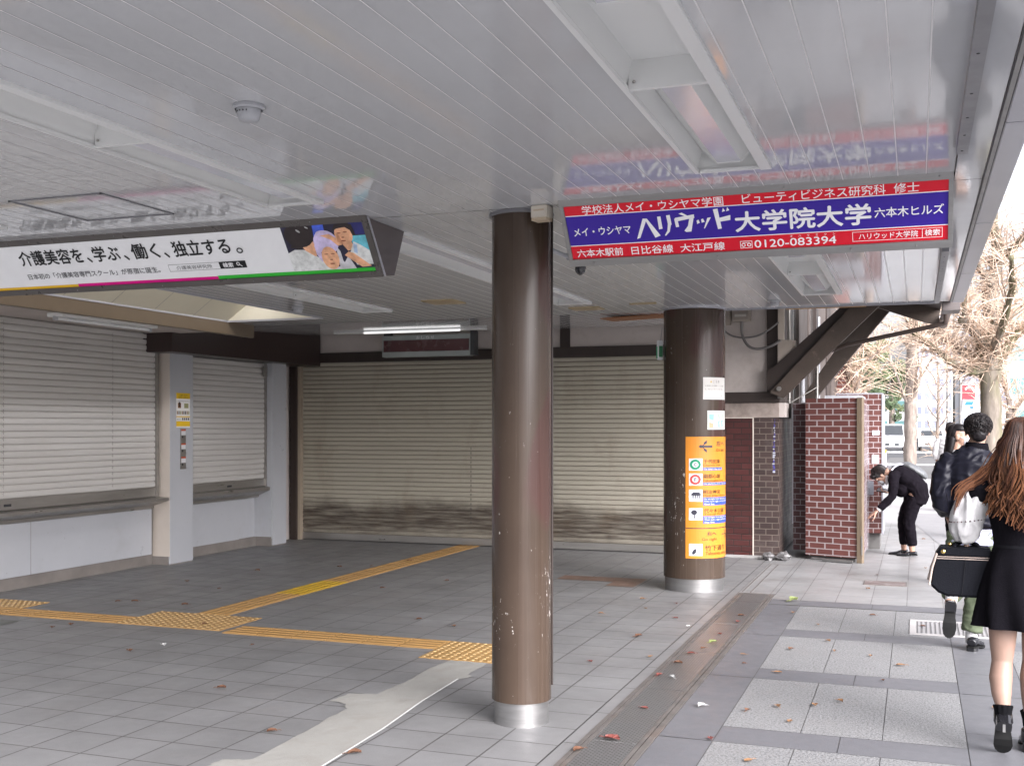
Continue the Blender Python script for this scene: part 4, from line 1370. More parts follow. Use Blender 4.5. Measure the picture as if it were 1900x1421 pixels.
yprism('eave_board', [(-.62, 3.14), (-.44, 3.10), (.10, 2.90), (.27, 2.86), (.27, 3.30), (-.62, 3.45)], 14.6, 14.68, ST)
yprism('eave', [(-1.9, 3.65), (.28, 3.05), (.28, 3.16), (-1.9, 3.78)], 13.73, 15.6, MT['timber'])
yprism('added_shade_roof', [(-2.4, 3.13), (.26, 3.10), (.26, 3.2), (-2.4, 3.23)], 11.1, 13.72, MT['timber'])  # roof added over the gap, out of view, to shade the plaster wall
g = MB(); g.tube([(.30, 11.2, 2.86), (.33, 13.5, 2.95), (.33, 15.6, 2.95)], .055, 12); g.box(.24, .40, 11.5, 11.9, 2.74, 2.90); g.build('gutter', mat('grey brown gutter', (.16, .14, .135), rough=.45, metal=.3), bldg)
g = MB(); g.tube([(.30, 12.6, 2.86), (.295, 12.7, 2.72), (.18, 12.75, 2.695), (-.75, 13.6, 2.58), (-1.42, 14.0, 2.38)], .026, 10); g.build('rain_pipe', mat('brown rain pipe', (.10, .075, .065), rough=.45), bldg, smooth=True)
g = MB(); g.box(-1.58, -1.50, 13.70, 13.74, 1.95, 2.03); g.tube([(-1.545, 13.60, 2.065), (-1.545, 13.52, 2.065)], .028, 12); g.build('bracket_plate', MT['steeldull'], bldg)
g = MB()
for (x, yy, r, m, za, zb) in ((-1.37, 14.6, .03, 0, 1.9, 2.6), (-1.24, 15.2, .022, 1, 1.9, 2.7), (-1.5, 14.25, .02, 1, 1.9, 3.2), (-1.33, 16.6, .02, 0, 1.9, 3.2)):
    g.tube([(x, yy, za), (x, yy, zb)], r, 10, mi=m)
g.tube([(-1.48, 14.3, 1.92), (-1.15, 14.4, 2.12)], .006, 6, mi=1)
g.split('wall_pipe', [MT['white'], MT['steeldull']], bldg, smooth=True)

t = thing('switch_box', 'grey switch box on the plaster wall beside the far column', 'switch box', (-2.0, 13.7, 2.9))
PB = mat('aged grey box paint', (.36, .31, .265), rough=.5, var=.08)
g = MB(); g.box(-2.125, -1.905, 13.66, 13.765, 2.90, 3.06); g.box(-2.26, -2.145, 13.69, 13.765, 2.865, 3.06); g.build('case', PB, t, bev=.006)
g = MB(); g.box(-2.105, -1.93, 13.652, 13.66, 2.925, 3.05); g.build('door', mat('grey box door', (.28, .245, .215), rough=.5), t, bev=.003)
g = MB(); g.box(-2.09, -1.95, 13.648, 13.6515, 2.955, 2.985)
g.build('plate', flat('label plate', (.5, .47, .43)), t)
t = thing('conduit', 'looping grey conduits hanging on the plaster wall between two boxes', 'conduit', (-1.9, 13.6, 2.6))
g = MB()
def curve(pts, n=24):
    P = [Vector(p) for p in pts]; P = [P[0] * 2 - P[1]] + P + [P[-1] * 2 - P[-2]]
    out = []
    for i in range(1, len(P) - 2):
        for k in range(n):
            u = k / n
            a, b, c, d = P[i - 1], P[i], P[i + 1], P[i + 2]
            out.append(.5 * ((2 * b) + (c - a) * u + (2 * a - 5 * b + 4 * c - d) * u * u + (3 * b - a - 3 * c + d) * u ** 3))
    out.append(P[-2]); return out
g.tube(curve([(-2.01, 13.70, 2.90), (-2.005, 13.70, 2.74), (-1.93, 13.67, 2.60), (-1.81, 13.64, 2.555), (-1.66, 13.62, 2.58), (-1.535, 13.62, 2.65)], 8), .017, 10)
g.tube(curve([(-2.24, 13.72, 2.80), (-2.12, 13.70, 2.725), (-1.98, 13.69, 2.70), (-1.82, 13.66, 2.715), (-1.68, 13.63, 2.78), (-1.56, 13.63, 2.87)], 8), .011, 10)
g.build('pipe', mat('grey conduit', (.20, .19, .185), rough=.4, metal=.2), t, smooth=True)
t = thing('junction_box', 'pale grey junction box behind the front timber brace', 'junction box', (-1.5, 13.66, 2.55))
g = MB(); g.box(-1.575, -1.40, 13.645, 13.725, 2.32, 2.655); g.box(-1.40, -1.36, 13.66, 13.72, 2.55, 2.65); g.build('case', PB, t, bev=.006)
g = MB(); g.box(-1.575, -1.5, 13.68, 13.73, 2.66, 3.1); g.build('trunking', mat('cream trunking', (.60, .52, .44), rough=.5), t, bev=.004)
t = thing('scribbled_tape', 'vertical strip of blue and white marks on the brick corner', 'tape', (-1.56, 13.75, 1.3))
g = MB()
rg = random.Random(5)
for k in range(26):
    z = 1.05 + .0255 * k
    g.box(-1.645 + .0015 * k * .5 + rg.uniform(-.006, .006), -1.62 + rg.uniform(-.004, .008), 13.744, 13.7485, z, z + rg.uniform(.010, .022), 0 if rg.random() < .6 else 1)
g.build('strip', [flat('marker blue', (.07, .07, .30)), flat('marker pale', (.42, .44, .52))], t)
rg = random.Random(9)
FILM = mat('hazy plastic film', (.13, .125, .125), rough=.2, var=.2, vs=20)
for (cx, cy, r, lab) in ((-1.68, 13.60, .075, 'smaller crumpled clear plastic bag lying left at the foot of the brick corner'), (-1.50, 13.62, .085, 'crumpled clear plastic bag lying at the foot of the brick corner nearest the booth')):
    g = MB(); g.ball((cx, cy, r * .55), (r, r * .9, r * .7), 18)
    for i in range(len(g.v)):
        v = Vector(g.v[i]); d = noise.noise(v * 22) * .035
        w = (v - Vector((cx, cy, r * .5))).normalized() * d
        g.v[i] = (v.x + w.x, v.y + w.y, max(.004, v.z + w.z))
    tag(g.build('plastic_bag', FILM), lab, 'plastic bag')

# brick-print wrapped booths on the pavement
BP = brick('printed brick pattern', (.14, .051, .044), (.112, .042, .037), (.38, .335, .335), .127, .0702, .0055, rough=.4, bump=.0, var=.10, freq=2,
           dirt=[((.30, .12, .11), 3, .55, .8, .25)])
BP_SHADE = brick('printed bricks with shade in colour', (.09, .033, .036), (.08, .03, .033), (.28, .25, .26), .127, .0702, .0055, rough=.4, bump=.0, var=.15, loc=(.08, 0, 0))  # same print with shade put into the brick and joint colours
t = thing('brick_print_booth', 'front booth wrapped in printed red brick pattern with a brown corner post', 'booth', (-.95, 14.4, 0), 'brick print booths')
g = MB(); g.prism([(-1.265, 13.86), (-.655, 13.66), (-.60, 13.80), (-.60, 15.1), (-1.265, 15.1)], 'z', .055, 1.95); g.build('cabinet', BP, t)
g = MB(); g.prism([(-.662, 13.645), (-.60, 13.625), (-.575, 13.66), (-.632, 13.68)], 'z', 0, 1.953); g.build('corner_post', mat('brown corner post', (.17, .13, .09), rough=.4, var=.1), t, bev=.004)
g = MB(); g.prism([(-.605, 13.62), (-.594, 13.62), (-.594, 13.645), (-.605, 13.645)], 'z', .1, .32); g.build('post_clip', MT['steel'], t)
g = MB(); g.prism([(-1.22, 13.96), (-.68, 13.78), (-.68, 15), (-1.22, 15)], 'z', 0, .055); g.build('plinth', MT['joint'], t)
g = MB(); g.box(-1.05, -.62, 14.0, 15.1, 1.951, 1.99); g.build('top_sheet', mat('grey cover sheet', (.42, .43, .46), rough=.6), t)
g = MB(); g.tube([(-1.18, 13.75, .03), (-1.0, 13.70, .025), (-.78, 13.62, .03)], .012, 8); g.tube([(-1.05, 13.68, .02), (-.7, 13.57, .022)], .018, 8); g.build('foot_rail', MT['steel'], t)
# wrinkled clear film on the street side of the booth
m, n_, l_, b_ = _new('clear wrinkled film')
b_.inputs['Base Color'].default_value = (.62, .56, .60, 1); b_.inputs['Roughness'].default_value = .12
b_.inputs['Alpha'].default_value = .24
_bump(n_, l_, _noise(n_, l_, _coord(n_, l_, (3, 3, 1.2)), 9, 4), .8, .03, b_)
t2 = thing('clear_film', 'torn clear plastic film hanging on the street side of the front booth', 'plastic film', (-.57, 14.4, 1))
g = MB()
ny, nz = 14, 34
for j in range(nz + 1):
    for i in range(ny + 1):
        y, z = 13.72 + 1.3 * i / ny, .10 + 1.78 * j / nz
        g.v.append((-.575 + .028 * noise.noise(Vector((y * 5, z * 4, 2))) + .012 * noise.noise(Vector((y * 16, z * 9, 5))), y, z))
for j in range(nz):
    for i in range(ny):
        a = j * (ny + 1) + i
        g.f.append((a, a + 1, a + ny + 2, a + ny + 1)); g.m.append(0)
g.build('sheet', m, t2, smooth=True)
t = thing('brick_print_booth', 'rear booth wrapped in printed red brick pattern with taped papers', 'booth', (-.7, 15.5, 0), 'brick print booths')
g = MB(); g.box(-1.0, -.425, 15.2, 16.1, .22, 2.035); g.build('cabinet', BP, t)
g = MB(); g.box(-.424, -.405, 15.19, 16.1, .2, 2.04); g.box(-1.0, -.41, 15.22, 16.1, 2.036, 2.05); g.build('edge_strip', MT['fascia'], t)
g = MB(); g.box(-.95, -.45, 15.3, 16, 0, .22); g.build('plinth', MT['joint'], t)
g = MB()
g.box(-.54, -.45, 15.192, 15.198, 1.50, 1.56); g.box(-.545, -.455, 15.192, 15.198, 1.13, 1.24); g.split('taped_paper', flat('taped paper', (.66, .66, .72)), t)
g = MB(); g.tube([(-.59, 15.17, .9), (-.58, 15.16, 1.25)], .004, 6); g.box(-.61, -.52, 15.13, 15.17, .72, .90); g.build('hanging_tag', flat('grey tag', (.20, .21, .24)), t, bev=.004)
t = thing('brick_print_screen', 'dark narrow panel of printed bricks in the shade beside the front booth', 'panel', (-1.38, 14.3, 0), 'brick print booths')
g = MB(); g.box(-1.445, -1.275, 14.2, 14.8, .07, 1.905); g.build('cabinet', BP_SHADE, t)
g = MB(); g.box(-1.456, -1.446, 14.19, 14.25, .4, 1.85); g.build('edge_strip', MT['fascia'], t)

# metal covers in the pavement
t = thing('cover_plate', 'rusty rectangular metal cover in the pale pavement by the booths', 'cover', (-.3, 12.0, 0))
g = MB(); g.box(-.50, -.10, 11.83, 12.12, -.02, .0045); g.build('lid', mat('rusty cover', (.24, .19, .18), rough=.5, metal=.4, var=.3, vs=8, dirt=[((.42, .40, .41), 6, .5, .7, .6)]), t)
g = MB()
for q in ((-.51, -.50, 11.82, 12.13), (-.10, -.09, 11.82, 12.13), (-.50, -.10, 11.82, 11.83), (-.50, -.10, 12.12, 12.13)):
    g.box(*q, -.02, .006)
g.build('rim', MT['rust'], t)
t = thing('drain_grating', 'pale steel drain grating set in the pavement near the man in the bomber jacket', 'grating', (.3, 9.5, 0))
g = MB()
for q in ((-.05, .0, 9.14, 9.82), (.66, .70, 9.14, 9.82), (0, .66, 9.14, 9.19), (0, .66, 9.77, 9.82)):
    g.box(*q, -.02, .0055)
g.build('frame', mat('pale galvanised frame', (.55, .53, .52), rough=.5, metal=.3, var=.1), t, bev=.001)
g = MB(); g.face([(0, 9.19, .001), (.66, 9.19, .001), (.66, 9.77, .001), (0, 9.77, .001)], 1)
k = 0
while .012 + k * .034 < .65:
    g.box(.012 + k * .034, .030 + k * .034, 9.19, 9.77, .0015, .0048, 0); k += 1
g.build('grid', [mat('galvanised bar', (.42, .41, .415), rough=.45, metal=.3), mat('grey drain bed', (.2, .195, .195))], t)

# ---------------------------------------------------------------- street beyond the canopy
g = MB()
g.face([(-.35, 21.8, .004), (-.04, 19.6, .004), (.33, 15.86, .004), (.60, 13.2, .004), (.618, 13.0, .004), (.618, 21.8, .004)])
struct('grey_path', g, mat('grey street paving', (.27, .265, .27), rough=.6, var=.1, vs=2, fine=.1))

BARK = mat('grey brown bark', (.24, .20, .17), rough=.9, var=.45, vs=9, stretch=(1, 1, .25), bump=.8, bs=24, dirt=[((.11, .085, .07), 12, .5, .65, .6)])
BARKM = mat('mossy bark', (.20, .17, .14), rough=.9, var=.45, vs=9, stretch=(1, 1, .25), bump=.8, bs=24, dirt=[((.13, .125, .055), 1.6, .44, .56, .8), ((.10, .08, .065), 14, .5, .65, .5)])
TWIG = mat('pale tan twigs', (.56, .43, .33), rough=.8, var=.3, vs=6)

def limb(g, pts, r0, r1, n=9, mi=0, wob=.02, seed=0):
    P = curve(pts, 5) if len(pts) > 2 else [Vector(pts[0]), Vector(pts[-1])]
    m = len(P)
    rr = [r0 + (r1 - r0) * i / (m - 1) for i in range(m)]
    P = [p + Vector((noise.noise(p * 3 + Vector((seed, 0, 0))), noise.noise(p * 3 + Vector((0, seed + 9, 0))), 0)) * wob for p in P]
    rr = [r * (1 + .22 * noise.noise(p * 7)) for r, p in zip(rr, P)]
    g.tube(P, rr, n, mi=mi)
    return P

def shoot(g, rg, p, d, L, r, n=4, droop=.15, curl=.22):
    d = Vector(d).normalized()
    pts, q = [Vector(p)], Vector(p)
    bend = Vector((rg.uniform(-1, 1), rg.uniform(-1, 1), rg.uniform(-1, .6))) * curl
    for k in range(n):
        d = (d + bend / n + Vector((rg.uniform(-.12, .12), rg.uniform(-.12, .12), rg.uniform(-.12, .12) - droop * .12))).normalized()
        q = q + d * L / n
        pts.append(q)
    g.tube(pts, [r * (1 - .75 * k / n) for k in range(n + 1)], 3, cap=False)
    return pts

def bare_tree(name, label, base, trunk, limbs, shoots, seed, rt, bark, twr=.008, twl=(.35, .9), grp='bare street trees'):
    rg = random.Random(seed)
    t = thing(name, label, 'tree', base, grp)
    g = MB()
    allp = []
    limb(g, trunk, rt[0], rt[1], 14, wob=.03, seed=seed)
    for k in range(7):                                    # root flare and burls
        a = k * .9
        g.tube([(base[0] + math.cos(a) * rt[0] * .7, base[1] + math.sin(a) * rt[0] * .7, .22), (base[0] + math.cos(a) * rt[0] * 1.35, base[1] + math.sin(a) * rt[0] * 1.35, -.03)], [rt[0] * .35, rt[0] * .45], 7)
    for (pts, ra, rb) in limbs:
        P = limb(g, pts, ra, rb, 8, wob=.05, seed=seed + len(allp))
        allp += [(p, P[min(i + 1, len(P) - 1)] - P[max(0, i - 1)]) for i, p in enumerate(P)]
        g.ball(P[-1], rb * 1.5, 8)
    g.build('trunk', bark, t, smooth=True)
    g = MB()
    for k in range(shoots):
        p, ax = rg.choice(allp)
        ax = ax.normalized() if ax.length > 1e-6 else Vector((0, 0, 1))
        d = Vector((rg.gauss(0, 1), rg.gauss(0, 1), rg.gauss(.35, .7))) + ax * rg.uniform(0, 1.2)
        L = rg.uniform(*twl)
        pp = shoot(g, rg, p + Vector((rg.gauss(0, .04), rg.gauss(0, .04), rg.gauss(0, .04))), d, L, twr * rg.uniform(.7, 1.3))
        if rg.random() < .55:
            q = pp[rg.randint(1, 3)]
            shoot(g, rg, q, d + Vector((rg.gauss(0, 1), rg.gauss(0, 1), rg.gauss(0, .8))), L * .55, twr * .65, 3)
    g.build('crown', TWIG, t)
    return t

y = 17.0
bare_tree('bare_tree', 'bare street tree with mossy trunk and dense pale twigs beyond the canopy edge', (.985, y, 0),
          [(.985, y, -.05), (.975, y, .8), (.99, y, 1.7), (.985, y, 2.5)],
          [([(.95, y, 2.42), (.69, y - .2, 2.40), (.47, y - .4, 2.51), (.28, y - .6, 2.65), (-.02, y - .8, 2.88)], 0.074, 0.029),
           ([(.92, y, 2.46), (.60, y + .2, 2.73), (.41, y + .4, 2.87), (.2, y + .6, 3.02), (-.1, y + .8, 3.2)], 0.074, 0.029),
           ([(.95, y, 2.46), (.86, y - .1, 2.80), (.77, y - .2, 2.95), (.64, y - .25, 3.10)], 0.101, 0.052),
           ([(.64, y - .25, 3.1), (.62, y - .3, 3.46), (.58, y - .35, 3.95)], 0.041, 0.021),
           ([(.985, y, 2.4), (.96, y, 2.75), (1.02, y + .1, 3.08), (.96, y + .1, 3.5), (1.08, y + .05, 3.9), (1.02, y, 4.6), (1.0, y, 5.4)], 0.149, 0.052),
           ([(1.06, y, 2.45), (1.24, y, 2.80), (1.39, y, 2.98), (1.85, y + .2, 3.4)], 0.081, 0.033),
           ([(1.0, y, 3.1), (1.3, y + .3, 3.32), (1.8, y + .5, 3.36)], 0.061, 0.026),
           ([(.98, y, 2.6), (1.1, y - .7, 3.0), (1.15, y - 1.4, 3.4), (1.1, y - 2.0, 3.7)], 0.068, 0.026),
           ([(1.0, y, 3.6), (.75, y - .6, 3.9), (.55, y - 1.0, 4.3)], 0.054, 0.023),
           ([(1.0, y, 3.9), (1.4, y - .5, 4.2), (1.7, y - .9, 4.7)], 0.054, 0.023),
           ([(1.05, y, 4.3), (.8, y - .4, 4.7), (.7, y - .6, 5.2)], 0.047, 0.021)],
          1900, 11, (.15, .135), BARKM, .0075, (.25, .7))
y = 35.0
bare_tree('bare_tree', 'thick pale trunk of a pruned bare tree standing behind the bending woman', (-.16, y, 0),
          [(-.16, y, -.05), (-.17, y, 1.2), (-.14, y, 2.4), (-.13, y, 3.2), (-.10, y, 4.2), (-.17, y, 6.5)],
          [([(-.26, y - .1, 2.32), (-.40, y - .2, 2.72), (-.55, y - .2, 3.19), (-.74, y - .3, 3.55)], .05, .025),
           ([(-.08, y - .1, 2.40), (.02, y - .2, 2.80), (.14, y - .2, 3.08), (.42, y - .3, 3.58)], .07, .02),
           ([(.14, y - .2, 3.08), (.12, y - .2, 3.5), (.2, y - .2, 3.9)], .03, .012),
           ([(-.12, y, 3.8), (-.5, y, 4.4), (-1.2, y, 4.9)], .07, .03), ([(-.1, y, 4.0), (.5, y, 4.6), (1.2, y, 5.2)], .07, .03),
           ([(-.1, y, 4.6), (-.3, y - .5, 5.4), (-.5, y - 1, 6.3)], .06, .03)],
          190, 5, (.19, .165), BARK, .011, (.4, 1.0))
y = 32.0
bare_tree('bare_sapling', 'slim bare tree with short side twigs left of the man in the white shirt', (.55, y, 0),
          [(.55, y, -.05), (.55, y, 1.2), (.56, y, 2.3), (.55, y, 3.3)],
          [([(.55, y, .8 + .24 * k), (.55 + (.16 if k % 2 else -.16), y - .05, 1.0 + .25 * k), (.55 + (.27 if k % 2 else -.27), y - .1, 1.28 + .24 * k)], .022, .012) for k in range(9)],
          130, 8, (.055, .025), BARK, .010, (.2, .5))
y = 24.0
bare_tree('bare_tree', 'pruned bare tree with a tangle of looping twigs above the brick print booths', (-1.0, y + 2.2, 0),
          [(-1.0, y + 2.2, -.05), (-1.02, y + 2.1, 1.3), (-1.15, y + 1.2, 2.2), (-1.25, y + .4, 2.7)],
          [([(-1.2, y + .6, 2.5), (-1.35, y, 2.7), (-1.2, y - .2, 3.1), (-1.0, y - .1, 3.3)], .05, .03), ([(-1.2, y + .4, 2.3), (-1.25, y, 2.25), (-1.1, y - .2, 2.6)], .05, .03),
           ([(-1.25, y + .2, 2.7), (-.8, y, 3.1), (-.3, y, 3.4), (.1, y, 3.6)], .035, .014), ([(-1.2, y + .2, 2.6), (-1.45, y, 3.1), (-1.3, y - .1, 3.5)], .04, .02)],
          330, 21, (.11, .09), BARK, .0095, (.4, 1.1))
y = 29.0
bare_tree('bare_tree', 'bare tree with reddish twigs low behind the near street tree at the right edge', (2.05, y, 0),
          [(2.05, y, -.05), (2.05, y, 1.0), (2.1, y, 2.0)],
          [([(2.05, y, 1.2), (1.8, y, 1.9), (1.5, y, 2.5)], .05, .02), ([(2.05, y, 1.6), (2.4, y, 2.3), (2.8, y, 3.0)], .05, .02), ([(2.1, y, 2.0), (2.0, y, 3.0), (2.1, y, 4.2)], .06, .02), ([(2.05, y, 2.4), (1.7, y, 3.2), (1.5, y, 4.0)], .04, .02)],
          330, 31, (.10, .08), BARK, .011, (.5, 1.2))

# evergreen trees on the rise behind
LEAF = mat('evergreen leaves', (.085, .12, .06), rough=.6, var=.4, vs=2)
LEAF2 = mat('paler evergreen leaves', (.14, .17, .08), rough=.6, var=.4, vs=2)
def evergreen(x, y, zb, h, r, seed, label):
    rg = random.Random(seed)
    t = thing('evergreen_tree', label, 'tree', (x, y, 0), 'evergreen trees behind the crossing')
    g = MB(); g.tube([(x, y, -.1), (x + .1, y, zb + h * .7)], [.3, .12], 8); g.build('trunk', BARK, t)
    g = MB()
    cl = [(x + rg.gauss(0, r * .45), y + rg.gauss(0, r * .4), zb + h * rg.random(), rg.uniform(.35, .8) * r * .5) for k in range(34)]
    for (cx, cy, cz, cr) in cl:
        mi = 0 if rg.random() < .6 else 1
        for k in range(110):
            v = Vector((rg.gauss(0, 1), rg.gauss(0, 1), rg.gauss(0, .8))).normalized() * cr * rg.random() ** .4
            c = Vector((cx, cy, cz)) + v
            a = Vector((rg.uniform(-1, 1), rg.uniform(-1, 1), rg.uniform(-.6, .6))).normalized() * .13
            b = a.orthogonal().normalized() * .07
            g.face([c - a, c + b, c + a, c - b], mi)
    g.build('crown', [LEAF, LEAF2], t)
evergreen(-3.6, 92, 2.5, 6.0, 2.0, 1, 'tallest dark evergreen tree seen between building corner and the bare trunk')
evergreen(-1.9, 95, 2.2, 4.6, 1.6, 2, 'lower evergreen tree just left of the thick bare trunk')
evergreen(-6.0, 97, 2.5, 7.5, 2.2, 3, 'evergreen tree farthest left behind the old station building')

# far buildings
def far_building(label, x0, x1, y0, y1, h, wall, glass, cols, rows, gap=.25, z0=.8, band=False):
    t = thing('far_building', label, 'building', ((x0 + x1) / 2, (y0 + y1) / 2, 0))
    g = MB(); g.box(x0, x1, y0, y1, -.1, h); g.build('wall', wall, t)
    g = MB(); g.box(x0 - .1, x1 + .1, y0 - .1, y1, h + .002, h + .35); g.build('parapet', wall, t)
    n = 0
    for r in range(rows):
        za, zb = z0 + (h - z0) * (r + .22) / rows, z0 + (h - z0) * (r + .78) / rows
        for c in range(cols):
            if n >= 90: break
            xa, xb = x0 + (x1 - x0) * (c + gap / 2) / cols, x0 + (x1 - x0) * (c + 1 - gap / 2) / cols
            g = MB(); g.box(xa, xb, y0 - .06, y0 + .02, za, zb); f = g.build('window', wall, t)
            g = MB(); g.box(xa + .08, xb - .08, y0 - .075, y0 - .062, za + .08, zb - .08); g.build('pane', glass, f); n += 1
    return t
FW = mat('pale far facade', (.62, .61, .62), rough=.7, var=.05, vs=.3)
FW2 = mat('grey white far facade', (.52, .52, .55), rough=.7, var=.06, vs=.3)
GT = mat('teal window glass', (.16, .30, .30), rough=.15, var=.2, vs=.5)
GB = mat('bluish window glass', (.26, .28, .36), rough=.15, var=.25, vs=.5)
far_building('low pale building with teal windows left of the thick bare trunk', -5.0, -.6, 100, 112, 4.2, FW, GT, 3, 2)
far_building('tall pale apartment block with bluish windows beyond the slim bare tree', -1.0, 4.9, 170, 185, 17, FW, GB, 6, 8)
far_building('white narrow tower with plain face rising right of the apartment block', 4.6, 6.6, 140, 150, 15, FW, GB, 2, 7)
far_building('glass fronted building with teal bands at the right edge behind the twigs', 7.4, 22, 108, 125, 15.5, FW2, GT, 7, 5, .08)
far_building('grey block behind the near street tree', 3.4, 7.0, 96, 104, 8.5, FW2, GB, 4, 4)
far_building('long low building across the road at far left behind the old station', -60, -7, 110, 125, 9, FW2, GB, 14, 4)

# red and blue shop sign on a pole, guard fence, street lamp
t = thing('pole_sign', 'red banner sign with blue and white plate on a pole beside the near street tree', 'sign', (2.3, 58, 0))
g = MB(); g.tube([(2.02, 58, -.12), (2.02, 58, 6)], .07, 10); g.build('pole', MT['steel'], t)
g = MB(); g.box(2.10, 2.68, 57.95, 58.05, 2.9, 3.6); g.build('banner', flat('banner red', (.5, .06, .075)), t)
g = MB(); g.box(2.14, 2.9, 57.9, 58.0, 2.35, 2.88); g.build('plate', flat('plate white far', (.8, .8, .82)), t)
g = MB()
for k in range(10):
    a, b = .4 + k * .2, .6 + k * .2
    g.face([(2.42 + .28 * math.cos(a), 57.94, 3.1 + .45 * math.sin(a)), (2.42 + .28 * math.cos(b), 57.94, 3.1 + .45 * math.sin(b)), (2.42 + .2 * math.cos(b), 57.94, 3.1 + .37 * math.sin(b)), (2.42 + .2 * math.cos(a), 57.94, 3.1 + .37 * math.sin(a))])
g.build('white_arc', flat('arc white', (.85, .85, .85)), t)
g = MB(); g.face([(2.2, 57.89, 2.62), (2.55, 57.89, 2.62), (2.62, 57.89, 2.8), (2.27, 57.89, 2.8)]); g.face([(2.45, 57.89, 2.45), (2.6, 57.89, 2.45), (2.6, 57.89, 2.58), (2.45, 57.89, 2.58)]); g.build('blue_mark', flat('mark blue', (.05, .22, .6)), t)
t = thing('street_lamp', 'tall thin grey street lamp rising beside the pale apartment block', 'street lamp', (1.55, 62, 0))
g = MB(); g.tube(curve([(1.55, 62, -.13), (1.55, 62, 4), (1.55, 62, 7.6), (1.2, 62, 8.2), (.4, 62, 8.3)], 6), [.08] * 25, 8); g.build('pole', MT['steel'], t)
g = MB(); g.ball((.3, 62, 8.26), (.4, .15, .08), 12); g.build('lamp_head', MT['fascia'], t)
t = thing('guard_fence', 'white pipe guard fence with yellow topped posts at the crossing', 'fence', (0, 40, 0))
FWm = mat('white fence paint', (.78, .78, .78), rough=.4, var=.05)
for k in range(8):
    x = -2.65 + .83 * k
    g = MB(); g.tube([(x, 40, -.12), (x, 40, .70)], .04, 8); p = g.build('post', mat('fence post grey', (.42, .41, .41), rough=.5), t) if k == 0 else g.build('post', bpy.data.materials['fence post grey'], t)
    g = MB(); g.ball((x, 40, .74), (.055, .055, .06), 8); g.build('reflector', flat('amber reflector', (.75, .36, .02)), p) if k == 0 else g.build('reflector', bpy.data.materials['amber reflector'], p)
for z in (.72, .30):
    g = MB(); g.tube([(-2.65, 40, z), (3.2, 40, z)], .03, 8); g.build('rail', FWm, t)

# cars at the crossing
def car(label, x, y, paint, van):
    t = thing('parked_car', label, 'car', (x, y, -.126), 'cars at the crossing')
    hw, hl = .84, 2.1
    zr = 1.85 if van else 1.45
    g = MB()
    zz = -.126
    prof = [(-hl, .30), (-hl, .75), (-hl + .15, .92), (-hl + (.35 if van else .95), 1.0), (-hl + (.85 if van else 1.55), zr), (hl - .45, zr), (hl - .05, 1.0), (hl, .35)]
    for s in (-1, 1):
        pass
    n = len(prof)
    ring_ = []
    for w, ins in ((-hw, .12), (-hw + .1, 0), (hw - .1, 0), (hw, .12)):
        ring_.append([(x + w * (1 if pz < 1.0 else .88), y + py, zz + pz - (ins * .35 if pz > 1.2 else 0)) for py, pz in prof])
    for a, b in zip(ring_[:-1], ring_[1:]):
        for i in range(n):
            j = (i + 1) % n
            g.face([a[i], a[j], b[j], b[i]])
    g.face(ring_[0]); g.face(list(reversed(ring_[-1])))
    g.build('body', paint, t, smooth=False, bev=.03)
    GL = bpy.data.materials.get('car glass') or mat('car glass', (.05, .055, .06), rough=.1)
    p3, p4 = prof[3], prof[4]
    def wp(u, v, off=.015):
        py, pz = p3[0] + (p4[0] - p3[0]) * v, p3[1] + (p4[1] - p3[1]) * v
        return (x + u * .72, y + py - off, zz + pz + off)
    g = MB(); g.face([wp(-1, .10), wp(1, .10), wp(.92, .9), wp(-.92, .9)]); g.build('windscreen', GL, t)
    g = MB()
    for s in (-1, 1):
        g.face([(x + s * (hw * .95 + .015), y - .6, zz + 1.04), (x + s * (hw * .95 + .015), y + 1.5, zz + 1.04), (x + s * (hw * .88 + .012), y + 1.35, zz + zr - .16), (x + s * (hw * .88 + .012), y - .3, zz + zr - .16)])
    g.build('side_window', GL, t)
    for s in (-1, 1):
        g = MB(); g.box(x + s * .62 - .14, x + s * .62 + .14, y - hl - .02, y - hl + .05, zz + .62, zz + .76); g.build('headlight', flat('headlight lens', (.75, .76, .78), .1) if 'headlight lens' not in bpy.data.materials else bpy.data.materials['headlight lens'], t, bev=.02)
        for yy in (-1.3, 1.3):
            g = MB()
            g.tube([(x + s * (hw - .2), y + yy, zz + .31), (x + s * (hw + .01), y + yy, zz + .31)], .31, 18); w = g.build('wheel', bpy.data.materials.get('tyre rubber') or mat('tyre rubber', (.02, .02, .02), rough=.8), t)
            g = MB(); g.tube([(x + s * (hw + .011), y + yy, zz + .31), (x + s * (hw + .02), y + yy, zz + .31)], .19, 14); g.build('rim', MT['steel'], w)
    g = MB(); g.box(x - .45, x + .45, y - hl - .012, y - hl + .03, zz + .40, zz + .55); g.build('grille', bpy.data.materials.get('car glass'), t)
    g = MB(); g.box(x - .17, x + .17, y - hl - .025, y - hl - .013, zz + .42, zz + .52); g.build('number_plate', WH, t)
CW = mat('white car paint', (.75, .75, .76), rough=.2, var=.03, coat=.6)
CS = mat('silver car paint', (.42, .43, .45), rough=.25, metal=.5, var=.05, coat=.5)
car('white van facing the camera at the crossing left of the thick bare trunk', -1.55, 82, CW, True)
car('silver car facing the camera farther behind the white van', -3.6, 88, CS, False)
car('white car waiting at the crossing right of the thick bare trunk', 1.0, 84, CW, False)

